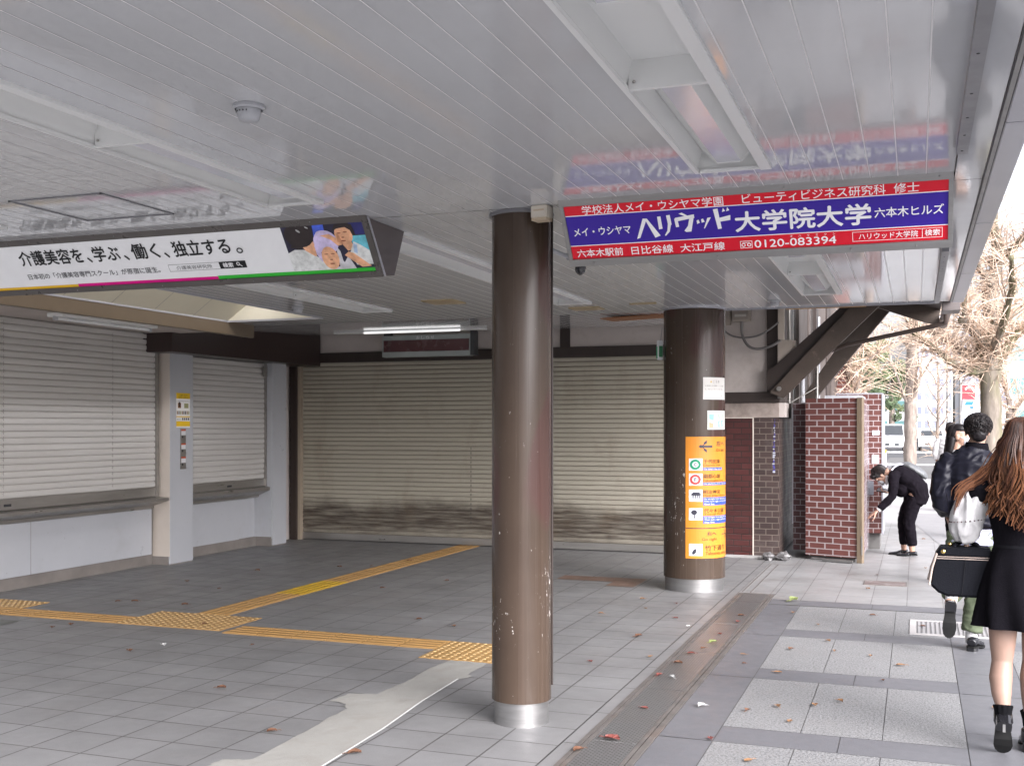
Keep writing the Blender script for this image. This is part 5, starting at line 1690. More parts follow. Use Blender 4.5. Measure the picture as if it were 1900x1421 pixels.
# fallen leaves
LV = [mat('dry brown leaf', (.15, .07, .04), rough=.7, var=.3, vs=30), mat('red leaf', (.19, .055, .045), rough=.6, var=.25, vs=30), mat('yellow green leaf', (.22, .26, .09), rough=.6, var=.2, vs=30), mat('pale paper scrap', (.5, .5, .49), rough=.7), mat('tan leaf', (.27, .145, .07), rough=.7, var=.3, vs=30)]
def leaf_mesh(mi, seed, L=.05):
    rg = random.Random(seed)
    g = MB()
    n = 8
    up = rg.uniform(.1, .35)
    cols = []
    for i in range(n + 1):
        t_ = i / n
        w = .42 * L * math.sin(math.pi * min(1, t_ * .92 + .04)) ** .8 * (1 + .25 * rg.uniform(-1, 1))
        cols.append([(t_ * L - L / 2, s * w, .004 + up * L * (abs(s) ** 1.5) * .8 + .25 * L * up * math.sin(3 * t_) + rg.uniform(0, .002)) for s in (-1, -.45, 0, .45, 1)])
    for a, b in zip(cols[:-1], cols[1:]):
        for i in range(4):
            g.face([a[i], a[i + 1], b[i + 1], b[i]])
    g.tube([(L / 2 - .004, 0, .006), (L * .75, .004, .010), (L * .95, -.003, .006)], .0012, 4)
    return g
_lv = {}
def leaf(mi, x, y, L, rz, label, grp, seed=0, nm='fallen_leaf', cat='leaf'):
    key = (mi, seed % 4)
    if key not in _lv:
        o = leaf_mesh(mi, seed + mi * 7).build(nm, LV[mi]); _lv[key] = o
    else:
        o = _lv[key].copy(); COL.objects.link(o); o.name = nm
    o.location = (x, y, .003); o.rotation_euler = (0, 0, rz); o.scale = (L * .82 / .05,) * 3
    tag(o, label, cat, grp)
rg = random.Random(12)
# (kind, photo-measured floor position, length)
for i, (mi, x, y, L, lab) in enumerate((
        (1, -1.47, 5.52, .10, 'largest pink red leaf with a long stem lying on the drain cover'),
        (2, -1.06, 10.45, .12, 'green leaf lying at the end of the drain by the far column'),
        (2, -1.42, 8.25, .09, 'yellow green leaf lying across the edge of the drain cover'),
        (4, -.76, 5.4, .06, 'tan leaf lying at the corner of the nearest granite slab'),
        (4, -.10, 7.9, .07, 'curled tan leaf lying on the third granite slab near the woman'),
        (4, -.42, 6.75, .055, 'orange brown leaf lying in the middle of the granite slabs'),
        (4, -.55, 6.60, .055, 'thin orange brown leaf lying on a granite joint'),
        (1, -1.0, 5.72, .05, 'red leaf lying on the dark slab beside the white filler joint'),
        (1, -1.56, 7.05, .07, 'pink red leaf lying on the steel edge of the drain'),
        (0, -2.6, 4.85, .08, 'long brown leaf lying on the cement patch'),
        (0, -4.02, 5.78, .065, 'brown leaf standing alone on the floor left of the cement patch'),
        (0, -2.0, 8.3, .08, 'dry brown leaf lying right of the near column'),
        (0, -1.58, 5.28, .07, 'brown leaf lying on the edge tiles at the bottom of the picture'))):
    leaf(mi, x, y, L, rg.uniform(0, 6.28), lab, 'single fallen leaves', i)
for i, (x, y) in enumerate(((-6.9, 8.3), (-6.75, 8.35), (-6.2, 8.35), (-6.45, 7.2), (-6.5, 7.05), (-5.55, 9.2), (-6.9, 10.6), (-5.9, 11.4), (-5.7, 12.0), (-5.0, 9.9), (-4.6, 10.6), (-4.3, 11.6), (-6.5, 9.3), (-5.3, 6.5), (-3.9, 8.4), (-3.5, 8.2), (-4.6, 7.0), (-6.2, 11.2), (-7.1, 9.6), (-5.45, 7.6), (-3.2, 5.05))):
    leaf(0, x, y, rg.uniform(.04, .075), rg.uniform(0, 6.28), 'small dry brown leaf lying on the grey station floor', 'dry leaves on the station floor', i)
for i, (x, y) in enumerate(((-2.25, 9.6), (-2.05, 9.95), (-2.55, 9.2), (-1.9, 9.2), (-1.75, 7.6), (-2.1, 7.3), (-2.4, 10.1))):
    leaf(1 if i % 2 else 4, x, y, rg.uniform(.04, .06), rg.uniform(0, 6.28), 'small reddish leaf lying on the floor tiles between the two columns', 'reddish leaves between the columns', i)
for i, (x, y) in enumerate(((-1.45, 8.0), (-1.5, 7.8), (-1.43, 8.6), (-1.40, 9.5), (-1.38, 9.2), (-1.46, 6.2), (-1.52, 7.45))):
    leaf(1 if i % 3 else 0, x, y, rg.uniform(.045, .07), rg.uniform(0, 6.28), 'small dark red leaf lying on the drain cover', 'leaves on the drain cover', i)
for i, (x, y) in enumerate(((-.85, 8.2), (-.62, 8.6), (-.55, 8.25), (-.35, 9.9), (-.75, 9.3), (-.3, 8.15), (-1.1, 7.6), (-1.15, 7.9), (-.85, 7.4), (-.2, 7.4), (-.75, 6.5), (-.65, 6.2), (.05, 9.5), (-1.0, 9.8), (-.45, 11.5), (-.4, 12.6), (.1, 13.4), (.1, 16.8), (-.9, 6.35), (.42, 6.9), (.5, 7.6))):
    leaf(4 if i % 3 else 0, x, y, rg.uniform(.035, .06), rg.uniform(0, 6.28), 'small tan leaf lying on the outdoor paving', 'tan leaves on the paving', i)
for i, (x, y) in enumerate(((-1.72, 8.85), (-1.16, 6.35), (-1.47, 7.0), (-5.2, 6.75))):
    leaf(3, x, y, .06, rg.uniform(0, 6.28), 'white paper scrap lying on the floor', 'paper scraps', i, 'paper_scrap', 'litter')

# ---------------------------------------------------------------- people
def eltube(g, pts, rad, side=(1, 0, 0), n=20, cap=True, fn=None, mi=0):
    """loft of ellipses (half width along side, half depth across it)"""
    pts = [Vector(p) for p in pts]
    side = Vector(side)
    base = len(g.v)
    for i, p in enumerate(pts):
        d = (pts[min(i + 1, len(pts) - 1)] - pts[max(i - 1, 0)]).normalized()
        u = (side - d * side.dot(d)).normalized()
        w = d.cross(u)
        for k in range(n):
            a = 2 * math.pi * k / n
            s = fn(a, i) if fn else 1.0
            g.v.append(tuple(p + u * math.cos(a) * rad[i][0] * s + w * math.sin(a) * rad[i][1] * s))
    for i in range(len(pts) - 1):
        for k in range(n):
            k2 = (k + 1) % n
            g.f.append((base + i * n + k, base + i * n + k2, base + (i + 1) * n + k2, base + (i + 1) * n + k)); g.m.append(mi)
    if cap:
        g.f.append(tuple(base + k for k in reversed(range(n)))); g.m.append(mi)
        e = base + (len(pts) - 1) * n
        g.f.append(tuple(e + k for k in range(n))); g.m.append(mi)

def blob(g, name, m, parent, M, voxel=.008, smooth=4, wr=None):
    """merge overlapping volumes into one continuous skin, soften it, fold it with noise"""
    me = bpy.data.meshes.new('tmp')
    me.from_pydata(g.v, [], g.f)
    o = bpy.data.objects.new('tmp', me); COL.objects.link(o)
    md = o.modifiers.new('r', 'REMESH'); md.mode = 'VOXEL'; md.voxel_size = voxel
    dg = bpy.context.evaluated_depsgraph_get(); dg.update()
    nm = bpy.data.meshes.new_from_object(o.evaluated_get(dg))
    bpy.data.objects.remove(o); bpy.data.meshes.remove(me)
    bm = bmesh.new(); bm.from_mesh(nm)
    for k in range(smooth):
        bmesh.ops.smooth_vert(bm, verts=bm.verts, factor=.5, use_axis_x=True, use_axis_y=True, use_axis_z=True)
    bm.normal_update()
    if wr:
        amp, sc_, st = wr
        for v in bm.verts:
            p = Vector((v.co.x * st[0], v.co.y * st[1], v.co.z * st[2])) * sc_
            q = p + Vector((noise.noise(p * .7), noise.noise(p * .7 + Vector((5, 1, 2))), 0)) * .8
            f = 1 - abs(noise.noise(q)) * 2.2
            v.co += v.normal * amp * f
        for k in range(1):
            bmesh.ops.smooth_vert(bm, verts=bm.verts, factor=.4, use_axis_x=True, use_axis_y=True, use_axis_z=True)
    root = parent
    while root.parent is not None: root = root.parent
    bm.transform(Matrix.Translation(-Vector(root.location)) @ M)
    out = bpy.data.meshes.new(name)
    bm.to_mesh(out); bm.free(); bpy.data.meshes.remove(nm)
    out.materials.append(m)
    for p in out.polygons: p.use_smooth = True
    ob = bpy.data.objects.new(name, out); COL.objects.link(ob); ob.parent = parent
    return ob

def put(g, name, m, parent, M, smooth=True):
    g.xf(M)
    return g.build(name, m, parent, smooth=smooth)

def head(g, c, yaw=0., pitch=0., s=1.0):
    n = len(g.v)
    g.ball((0, -.012, .035), (.073, .092, .088), 20); g.ball((0, .028, -.018), (.063, .063, .088), 20)
    g.ball((0, .045, -.078), (.043, .040, .032), 14)
    g.tube([(0, .086, .014), (0, .103, -.014), (0, .108, -.024)], [.007, .011, .012], 8)
    g.ball((0, .088, -.047), (.022, .012, .006), 10); g.ball((0, .088, -.057), (.020, .012, .006), 10)
    for k in (-1, 1):
        g.ball((k * .074, -.004, -.008), (.010, .021, .032), 10)
        g.ball((k * .032, .074, .022), (.022, .014, .010), 10)
    T = Matrix.Translation(Vector(c)) @ Matrix.Rotation(yaw, 4, 'Z') @ Matrix.Rotation(pitch, 4, 'X') @ Matrix.Scale(s, 4)
    g.xf(T, n)
    return T

SKIN = mat('warm skin', (.36, .215, .155), rough=.45, var=.05, vs=8)
LEGS = mat('pale leg skin', (.29, .185, .142), rough=.5, var=.05, vs=6)
EYEW = flat('eye white', (.75, .72, .70), .2)
EYED = flat('dark iris', (.02, .012, .01), .15)
BLK = mat('black cloth', (.0062, .0056, .0075), rough=.9, spec=.05, var=.2, vs=7, bump=.25, bs=160)
NYL = mat('black nylon', (.0085, .0085, .014), rough=.42, spec=.16, var=.15, vs=6, bump=.15, bs=30, rvar=.06)
SUIT = mat('black suit cloth', (.0075, .006, .0085), rough=.9, spec=.05, var=.15, vs=6, bump=.2, bs=170)
OLV = mat('olive trousers cloth', (.085, .105, .062), rough=.85, var=.12, vs=6, bump=.25, bs=120)
WCL = mat('white cotton', (.52, .512, .515), rough=.8, var=.05, vs=6, bump=.2, bs=120)
LAV = mat('lavender shirt cloth', (.33, .33, .47), rough=.8, var=.06, vs=6, bump=.2, bs=120)
PAT = mat('black patent leather', (.010, .010, .012), rough=.14, rvar=.05, var=.1, coat=.5)
LOAF = mat('black loafer leather', (.013, .013, .016), rough=.25, rvar=.06, var=.1, coat=.2)
SOLE = mat('worn dark sole', (.014, .014, .014), spec=.15, rough=.55, var=.25, vs=9)
MASK = flat('white face mask', (.50, .51, .54), .8)
HR = [mat('dark brown hair', (.026, .0095, .006), rough=.45, spec=.22, var=.3, vs=9), mat('brown hair', (.052, .020, .0105), rough=.45, spec=.22, var=.3, vs=9), mat('light brown hair ends', (.115, .048, .023), rough=.45, spec=.22, var=.3, vs=9)]
HB = [mat('black hair', (.011, .009, .010), rough=.45, spec=.22, var=.3, vs=9), mat('soft black hair', (.022, .017, .016), rough=.45, spec=.22, var=.3, vs=9)]

def eyes(T, t, M):
    g = MB()
    for k in (-1, 1): g.ball((k * .031, .082, .010), (.012, .009, .0075), 10)
    g.xf(T); e = put(g, 'eye', EYEW, t, M)
    g = MB()
    for k in (-1, 1): g.ball((k * .031, .0885, .010), (.0055, .004, .0055), 8)
    g.xf(T); put(g, 'iris', EYED, e, M)
    g = MB()
    for k in (-1, 1): g.tube([(k * .016, .090, .030), (k * .032, .088, .034), (k * .048, .078, .030)], .003, 6)
    g.xf(T); put(g, 'eyebrow', HB[1], t, M)

def hand(g, w, f, n, thumb=1, curl=.5, s=1.0):
    """palm, four fingers of unequal length bent towards n, and a thumb leaving the side of the palm"""
    w, f, n = Vector(w), Vector(f).normalized(), Vector(n).normalized()
    n = (n - f * n.dot(f)).normalized()
    sd = f.cross(n)
    for i, L in enumerate((.066, .074, .069, .054)):
        o = sd * (i - 1.5) * .0205 * s
        kn = w + f * (.083 - .004 * abs(i - 1.3)) * s + o
        g.tube([w - f * .01 + o * .45, w + f * .04 * s + o * .8, kn], [.0135 * s, .0135 * s, .0105 * s], 8)
        d = (f + sd * (i - 1.5) * .07).normalized(); p = kn; pts = [p]
        for k, q in enumerate((.45, .32, .23)):
            a = curl * (.55 + .3 * k)
            d = (d * math.cos(a) + n * math.sin(a)).normalized()
            p = p + d * L * q * s; pts.append(p)
        g.tube(pts, [.0088 * s, .0082 * s, .0074 * s, .006 * s], 8)
    b = w + f * .022 * s - sd * thumb * .022 * s
    g.tube([b, b + (f * .55 - sd * thumb * .75 + n * .35) * .036 * s, b + (f * .8 - sd * thumb * .72 + n * .5) * .066 * s, b + (f * 1.1 - sd * thumb * .60 + n * .6) * .084 * s], [.015 * s, .0115 * s, .0095 * s, .007 * s], 8)

def shoe(t, M, H, a, b, L=.25, w=.043, hh=.025, shaft=0., name='shoe', m=None, low=1.0, strap=False):
    """heel contact point H, heel-to-toe direction a, up direction b"""
    H, a, b = Vector(H), Vector(a).normalized(), Vector(b)
    b = (b - a * b.dot(a)).normalized(); c = a.cross(b)
    m = m or LOAF
    g = MB()
    st = [(.02, .70, .058), (.12, .82, .074), (.25, .80, .076), (.42, .78, .066), (.58, .92, .054), (.75, .97, .045), (.90, .78, .036), (.985, .42, .024)]
    pts, rr = [], []
    for (tt, ww, h_) in st:
        h_ *= low
        rise = hh * max(0, min(1, (.62 - tt) / .3))
        pts.append(H + a * L * tt + b * (rise + h_ * .5 + .008)); rr.append((ww * w, h_ * .5))
    eltube(g, pts, rr, c, 16)
    if shaft:
        g.tube([H + a * L * .2 + b * .04, H + a * L * .2 + b * (.06 + shaft)], [.046, .043], 16)
    o = blob(g, name, m, t, M, .006, 2)
    g = MB()
    out = [(-.01, .45), (.03, .72), (.12, .86), (.26, .80), (.42, .76), (.58, .95), (.75, 1.0), (.90, .82), (.97, .52), (1.01, .15)]
    lo = [(tt, ww * w) for tt, ww in out] + [(tt, -ww * w) for tt, ww in reversed(out)]
    n = len(g.v)
    for th in (0, .012):
        for tt, x in lo:
            rise = hh * max(0, min(1, (.62 - tt) / .3))
            g.v.append(tuple(H + a * L * tt + c * x + b * (rise + th)))
    k = len(lo); q = len(out)
    for th in (0, k):
        for i in range(q - 1):
            g.f.append((n + th + i, n + th + i + 1, n + th + k - 2 - i, n + th + k - 1 - i)); g.m.append(0)
    for i in range(k):
        j = (i + 1) % k; g.f.append((n + i, n + j, n + k + j, n + k + i)); g.m.append(0)
    put(g, 'sole', SOLE, o, M, False)
    if hh > .015:
        g = MB()
        hl = [(-.01, .45), (.03, .72), (.12, .84), (.27, .78)]
        ring0 = [H + a * L * tt + c * ww * w for tt, ww in hl] + [H + a * L * tt - c * ww * w for tt, ww in reversed(hl)]
        n = len(ring0)
        g.v += [tuple(p) for p in ring0] + [tuple(p + b * (hh + .002)) for p in ring0]
        g.f.append(tuple(reversed(range(n)))); g.m.append(0)
        for i in range(n):
            j = (i + 1) % n; g.f.append((i, j, n + j, n + i)); g.m.append(0)
        put(g, 'heel', PAT, o, M, False)
    if strap:
        g = MB(); P = H + a * L * .42 + b * (hh * .6 + .055 * low)
        g.tube([P - c * w * .85 - b * .02, P - c * w * .4 + b * .010, P + c * w * .4 + b * .010, P + c * w * .85 - b * .02], .006, 6)
        put(g, 'strap', m, o, M)
    return o

def place(x, y, yaw): return Matrix.Translation((x, y, 0)) @ Matrix.Rotation(yaw, 4, 'Z')

# ---- near woman walking away
X0, Y0 = .50, 6.0
t = thing('person', 'woman with long wavy brown hair and short black dress at the right edge', 'person', (X0, Y0, 0))
M = place(X0, Y0, 0)
g = MB()
T = head(g, (0, .005, 1.545))
g.tube([(0, 0, 1.47), (0, -.005, 1.33)], [.05, .06], 12)
eltube(g, [(0, 0, .80), (0, 0, .92), (0, 0, 1.04), (0, 0, 1.2), (0, 0, 1.30), (0, 0, 1.36)], [(.14, .10), (.15, .105), (.11, .085), (.14, .095), (.15, .08), (.06, .05)])
g.tube([(-.09, 0, .86), (-.095, -.005, .66), (-.098, -.015, .54), (-.100, -.02, .455), (-.108, -.042, .375), (-.106, -.07, .30), (-.10, -.092, .235), (-.098, -.105, .16)], [.085, .072, .060, .049, .0545, .046, .032, .029], 20)
g.tube([(.085, 0, .86), (.062, .02, .66), (.052, .04, .54), (.045, .048, .455), (.038, .044, .37), (.035, .055, .28), (.035, .066, .18), (.035, .07, .10)], [.085, .072, .060, .049, .0545, .045, .031, .030], 20)
for s in (-1, 1):
    g.tube([(s * .15, 0, 1.31), (s * .23, 0, 1.2), (s * .265, .03, 1.09), (s * .262, .075, 1.035)], [.045, .04, .033, .026], 12)
    hand(g, (s * .262, .08, 1.03), (-s * .1, .25, -1), (-s, 0, 0), s, .95)
blob(g, 'body', LEGS, t, M, .0055, 3)
eyes(T, t, M)
g = MB()
def pleat(a, i): return 1 + (.018 * max(0, i - 5)) * math.sin(9 * a + .6 * i) + .010 * math.sin(3 * a + i)
zs = [(1.385, .085, .06), (1.36, .13, .085), (1.30, .158, .10), (1.2, .165, .112), (1.10, .145, .108), (1.03, .136, .104), (.96, .158, .115), (.88, .182, .128), (.80, .200, .140), (.72, .213, .152), (.655, .222, .160), (.628, .226, .163)]
eltube(g, [(0, 0, z) for z, a, b in zs], [(a, b) for z, a, b in zs], (1, 0, 0), 72, True, pleat)
d = put(g, 'dress', BLK, t, M)
g = MB(); eltube(g, [(0, 0, 1.035), (0, 0, 1.020)], [(.1395, .107), (.1395, .107)], n=48, cap=False); put(g, 'waist_seam', mat('black seam', (.010, .010, .012), rough=.8, spec=.05), d, M)
for s in (-1, 1):
    g = MB()
    g.tube([(s * .05, -.01, 1.365), (s * .13, -.01, 1.345), (s * .19, -.005, 1.30), (s * .222, 0, 1.235), (s * .215, 0, 1.205)], [.045, .060, .065, .055, .03], 16)
    blob(g, 'shoulder_frill', BLK, t, M, .007, 3, (.005, 14, (1, 1, .6)))
    g = MB()
    g.tube([(s * .19, 0, 1.30), (s * .235, .01, 1.23), (s * .258, .02, 1.16), (s * .268, .04, 1.10), (s * .262, .06, 1.058), (s * .258, .07, 1.035)], [.055, .074, .078, .073, .058, .032], 20)
    o = blob(g, 'sleeve', WCL, t, M, .006, 2, (.008, 16, (1.4, 1, .55)))
    g = MB()
    for k in range(26):
        a = k * 2 * math.pi / 26
        g.ball((s * .258 + .084 * math.cos(a), .022 + .084 * math.sin(a), 1.145 + .01 * math.cos(a)), .0042, 6)
    put(g, 'lace_holes', mat('lace shadow', (.10, .07, .07), rough=.8) if s < 0 else bpy.data.materials['lace shadow'], o, M)
g = MB(); eltube(g, [(0, -.005, 1.37), (0, -.012, 1.30), (0, -.016, 1.21)], [(.10, .085), (.162, .112), (.135, .122)], n=40, cap=False); put(g, 'lace_collar', WCL, t, M)
oL = shoe(t, M, (-.100, -.165, .185), (.01, .62, -.78), (.0, .78, .62), .235, .043, .05, .05, 'boot', PAT)
oR = shoe(t, M, (.035, .015, .0), (-.02, 1, 0), (0, 0, 1), .235, .043, .05, .05, 'boot', PAT)
for (c, ax) in (((-.1, -.098, .205), (0, .25, 1)), ((.035, .068, .15), (0, 0, 1))):
    g = MB()
    c, ax = Vector(c), Vector(ax).normalized()
    eltube(g, [c - ax * .03, c, c + ax * .02, c + ax * .045, c + ax * .05], [(.034, .034), (.036, .036), (.040, .040), (.045, .045), (.041, .041)], n=60, cap=False, fn=lambda a, i: 1 + .06 * i * .3 * math.sin(11 * a))
    put(g, 'ruffled_sock', mat('black frill', (.006, .006, .007), rough=.9, spec=.05) if 'black frill' not in bpy.data.materials else bpy.data.materials['black frill'], t, M)
for c in ((-.10, -.150, .16), (.035, .018, .10)):
    g = MB(); g.box(c[0] - .006, c[0] + .006, c[1] - .008, c[1] + .004, c[2] - .022, c[2] + .022); put(g, 'boot_buckle', MT['steel'], t, M, False)
# hair: base volume and many wavy locks
g = MB()
g.ball((0, -.006, 1.562), (.090, .106, .100), 20)
eltube(g, [(0, -.03, 1.58), (0, -.055, 1.47), (0, -.075, 1.38), (0, -.10, 1.30), (0, -.11, 1.22), (0, -.11, 1.16)], [(.088, .07), (.098, .06), (.112, .055), (.115, .048), (.105, .040), (.08, .03)])
hb = blob(g, 'hair', HR[0], t, M, .009, 4)
g = MB()
rg = random.Random(4)
def lock(pts, r, tone):
    P = curve(pts, 6)
    k = int(len(P) * rg.uniform(.35, .6))
    rr = [r * (.55 + .9 * math.sin(math.pi * min(.98, i / len(P) * .95 + .05))) for i in range(len(P))]
    g.tube(P[:k + 1], rr[:k + 1], 5, cap=False, mi=tone)
    g.tube(P[k:], rr[k:], 5, cap=False, mi=min(2, tone + 1))
for k in range(720):
    ph = rg.uniform(-1.9, 1.9)
    sx, cy_ = math.sin(ph), math.cos(ph)
    zend = 1.10 + .13 * abs(ph) / 1.9 + rg.uniform(0, .15)
    spread = rg.uniform(.9, 1.12)
    p0 = (sx * .035, -.005 - cy_ * .04, 1.662)
    p1 = (sx * .092, -.008 - cy_ * .108, 1.575)
    a1, a2 = rg.uniform(-1, 1), rg.uniform(-1, 1)
    wv = lambda tt: math.sin(8.5 * tt + a1 * 3) * (.012 * tt + .022 * tt ** 3)
    pts = [p0, (sx * .072, -.006 - cy_ * .085, 1.635), p1]
    for j in range(1, 8):
        tt = j / 7
        z = 1.575 + (zend - 1.575) * tt
        pts.append((sx * (.096 + .052 * tt) * spread + wv(tt) * 1.1, -.02 - cy_ * (.100 + .040 * min(1, tt * 1.6)) * spread - .018 * tt + math.cos(8.5 * tt + a2 * 3) * (.010 * tt + .014 * tt ** 3), z))
    lock(pts, rg.uniform(.0022, .0050), 0 if rg.random() < .4 else 1)
for k in range(95):
    j = rg.gauss(0, .013); q = rg.gauss(0, .016)
    pts = [(-.06, -.03 + j, 1.645), (-.098, -.04 + j, 1.56), (-.128 + j, -.06, 1.46 + q), (-.165 + j, -.065, 1.395 + q), (-.225 + j, -.055, 1.345 + q * .8), (-.27 + j, -.06, 1.322 + q * .6), (-.297 + j, -.065, 1.285 + q), (-.312 + j * .7, -.065, 1.245 + q * 1.5)]
    lock(pts[: rg.choice((5, 6, 7, 7, 8))], rg.uniform(.0016, .0032), rg.choice((0, 1, 1)))
put(g, 'hair_locks', HR, hb, M)

# ---- her handbag
t = thing('handbag', 'black handbag with pale piping and gold rivets carried by the long-haired woman', 'handbag', (X0 - .31, Y0 + .1, .755))
BAG = mat('black bag fabric', (.0075, .008, .011), rough=.6, spec=.08, var=.12, vs=6, bump=.2, bs=130)
PIP = mat('pale tan piping', (.42, .34, .30), rough=.5)
GOLD = mat('gold fitting', (.62, .44, .16), rough=.2, metal=1)
MBG = Matrix.Translation((X0, Y0 + .06, 0))
def bagp(pts, y0, y1, name, m, par, bev=.0):
    g = MB(); g.prism(pts, 'y', y0, y1); g.xf(MBG); return g.build(name, m, par, bev=bev)
body = [(-.385, 1.005), (-.20, 1.012), (-.155, 1.005), (-.145, .93), (-.150, .80), (-.17, .757), (-.35, .757), (-.395, .775), (-.437, .815), (-.425, .90), (-.405, .975)]
bo = bagp(body, -.06, .075, 'bag_body', BAG, t, .012)
bagp([(-.388, 1.008), (-.15, 1.008), (-.148, .962), (-.398, .962)], -.066, .081, 'top_panel', BAG, t, .006)
g = MB()
for z, o in ((.960, -.40), (.950, -.403)):
    g.tube([(o, -.066, z), (-.148, -.066, z)], .0022, 6)
g.tube([(-.402, -.062, .975), (-.424, -.062, .90), (-.438, -.062, .815)], .0055, 8); g.tube([(-.400, .0, .975), (-.428, 0, .90), (-.443, 0, .83)], .006, 8)
g.xf(MBG); g.build('piping', PIP, t, smooth=True)
g = MB()
g.lathe([(.011, -.004), (.011, 0), (.005, .004), (.0005, .005)], (0, 0), 16); n = len(g.v)
g.xf(Matrix.Translation((-.372, -.069, .985)) @ Matrix.Rotation(R(90), 4, 'X')); g.xf(MBG)
g.ball(tuple(Vector((-.34, -.03, 1.02)) + Vector((X0, Y0 + .06, 0))), .011, 12)
g.build('rivet', GOLD, t, smooth=True)
g = MB()
for yy in (-.045, .06):
    g.tube(curve([(-.325, yy, .985), (-.318, yy * .8, 1.01), (-.30, yy * .3 + .02, 1.022), (-.262, .028, 1.030), (-.225, yy * .3 + .02, 1.022), (-.205, yy * .8, 1.01), (-.20, yy, .985)], 5), .010, 8)
g.xf(MBG); g.build('handle', BAG, t, smooth=True)
g = MB(); g.tube([(-.265, -.067, .955), (-.285, -.067, .77)], .0012, 5); g.xf(MBG); g.build('seam', mat('bag seam', (.004, .004, .005)), t)

# ---- man in the bomber jacket walking away
X0, Y0 = .395, 8.66
t = thing('person', 'man with curly black hair and black bomber jacket walking with one foot lifted', 'person', (X0, Y0, 0))
M = place(X0, Y0, 0)
g = MB()
T = head(g, (.02, .0, 1.585), R(-12), 0, 1.03)
g.tube([(.015, -.005, 1.52), (.01, -.01, 1.42)], [.056, .066], 14)
eltube(g, [(0, 0, .82), (0, 0, .95), (0, 0, 1.1), (0, 0, 1.28), (0, 0, 1.38), (0, 0, 1.44)], [(.14, .10), (.14, .10), (.13, .10), (.16, .11), (.16, .09), (.07, .06)])
g.tube([(.085, 0, .86), (.035, .02, .48), (-.02, 0, .12)], [.08, .06, .04], 12)
g.tube([(-.09, 0, .86), (-.125, .09, .50), (-.15, -.10, .42), (-.17, -.25, .36)], [.08, .058, .05, .038], 12)
for s in (-1, 1):
    g.tube([(s * .17, 0, 1.39), (s * .25, -.04, 1.13), (s * .19, .07, .99)], [.05, .04, .03], 12)
    hand(g, (s * .185, .085, .97), (-s * .3, .35, -1), (-s, 0, 0), s, .4)
blob(g, 'body', SKIN, t, M, .006, 3)
eyes(T, t, M)
g = MB()
eltube(g, [(0, 0, .905), (0, 0, .95), (0, -.005, 1.05), (0, -.01, 1.2), (0, -.005, 1.32), (0, 0, 1.39), (.005, 0, 1.44), (.01, 0, 1.465)], [(.165, .125), (.178, .135), (.180, .140), (.187, .140), (.19, .13), (.175, .11), (.11, .085), (.075, .07)])
for s in (-1, 1):
    g.tube([(s * .14, 0, 1.385), (s * .185, -.01, 1.33), (s * .212, -.03, 1.24), (s * .228, -.05, 1.14), (s * .218, -.02, 1.05), (s * .185, .05, .98)], [.070, .076, .074, .070, .064, .05], 18)
o = blob(g, 'bomber_jacket', NYL, t, M, .008, 3, (.011, 11, (1, 1, 1.5)))
g = MB(); eltube(g, [(0, 0, .882), (0, 0, .90), (0, 0, .925)], [(.160, .120), (.168, .128), (.170, .128)], n=90, fn=lambda a, i: 1 + .012 * math.cos(45 * a)); put(g, 'ribbed_hem', BLK, o, M)
g = MB(); eltube(g, [(.012, -.002, 1.445), (.016, -.002, 1.475), (.018, -.002, 1.50)], [(.088, .082), (.080, .078), (.072, .074)], n=60, cap=False, fn=lambda a, i: 1 + .012 * math.cos(30 * a)); put(g, 'ribbed_collar', BLK, o, M)
for s in (-1, 1):
    g = MB(); g.tube([(s * .205, -.045, 1.30), (s * .185, -.115, 1.10), (s * .17, -.12, .95)], .0025, 6); put(g, 'seam', BLK, o, M)
g = MB(); eltube(g, [(0, 0, .93), (0, 0, .86), (0, 0, .79), (0, 0, .765)], [(.150, .115), (.160, .122), (.168, .13), (.160, .126)], n=48, fn=lambda a, i: 1 + .02 * i * math.sin(5 * a)); put(g, 'shirt_tail', LAV, t, M)
g = MB()
eltube(g, [(0, 0, .93), (0, 0, .84), (0, 0, .76)], [(.14, .105), (.155, .115), (.13, .11)])
g.tube([(.085, 0, .84), (.06, .015, .66), (.03, .02, .48), (.005, .01, .30), (-.018, 0, .135)], [.092, .090, .082, .074, .068], 18)
g.tube([(-.09, 0, .84), (-.115, .05, .66), (-.125, .085, .50), (-.14, -.03, .45), (-.155, -.14, .42)], [.092, .090, .080, .078, .070], 18)
blob(g, 'trousers', OLV, t, M, .008, 3, (.009, 13, (1, 1, 1.3)))
g = MB(); g.tube([(-.02, 0, .22), (-.02, 0, .05)], [.042, .040], 14); put(g, 'sock', WCL, t, M)
g = MB(); g.tube([(-.155, -.14, .42), (-.165, -.235, .37)], [.044, .040], 14); put(g, 'sock', WCL, t, M)
shoe(t, M, (-.025, -.075, 0), (.28, .96, 0), (0, 0, 1), .27, .047, .022, 0, 'loafer', LOAF)
shoe(t, M, (-.165, -.315, .385), (-.06, .12, -1), (0, 1, .1), .262, .046, .022, 0, 'loafer', LOAF)
g = MB()
g.ball((.024, -.014, 1.622), (.082, .102, .080), 22); g.ball((.026, -.066, 1.56), (.056, .045, .055), 16); g.ball((.022, .03, 1.65), (.066, .07, .05), 16)
hb = blob(g, 'hair', HB[0], t, M, .008, 2, (.006, 30, (1, 1, 1)))
g = MB(); rg = random.Random(6)
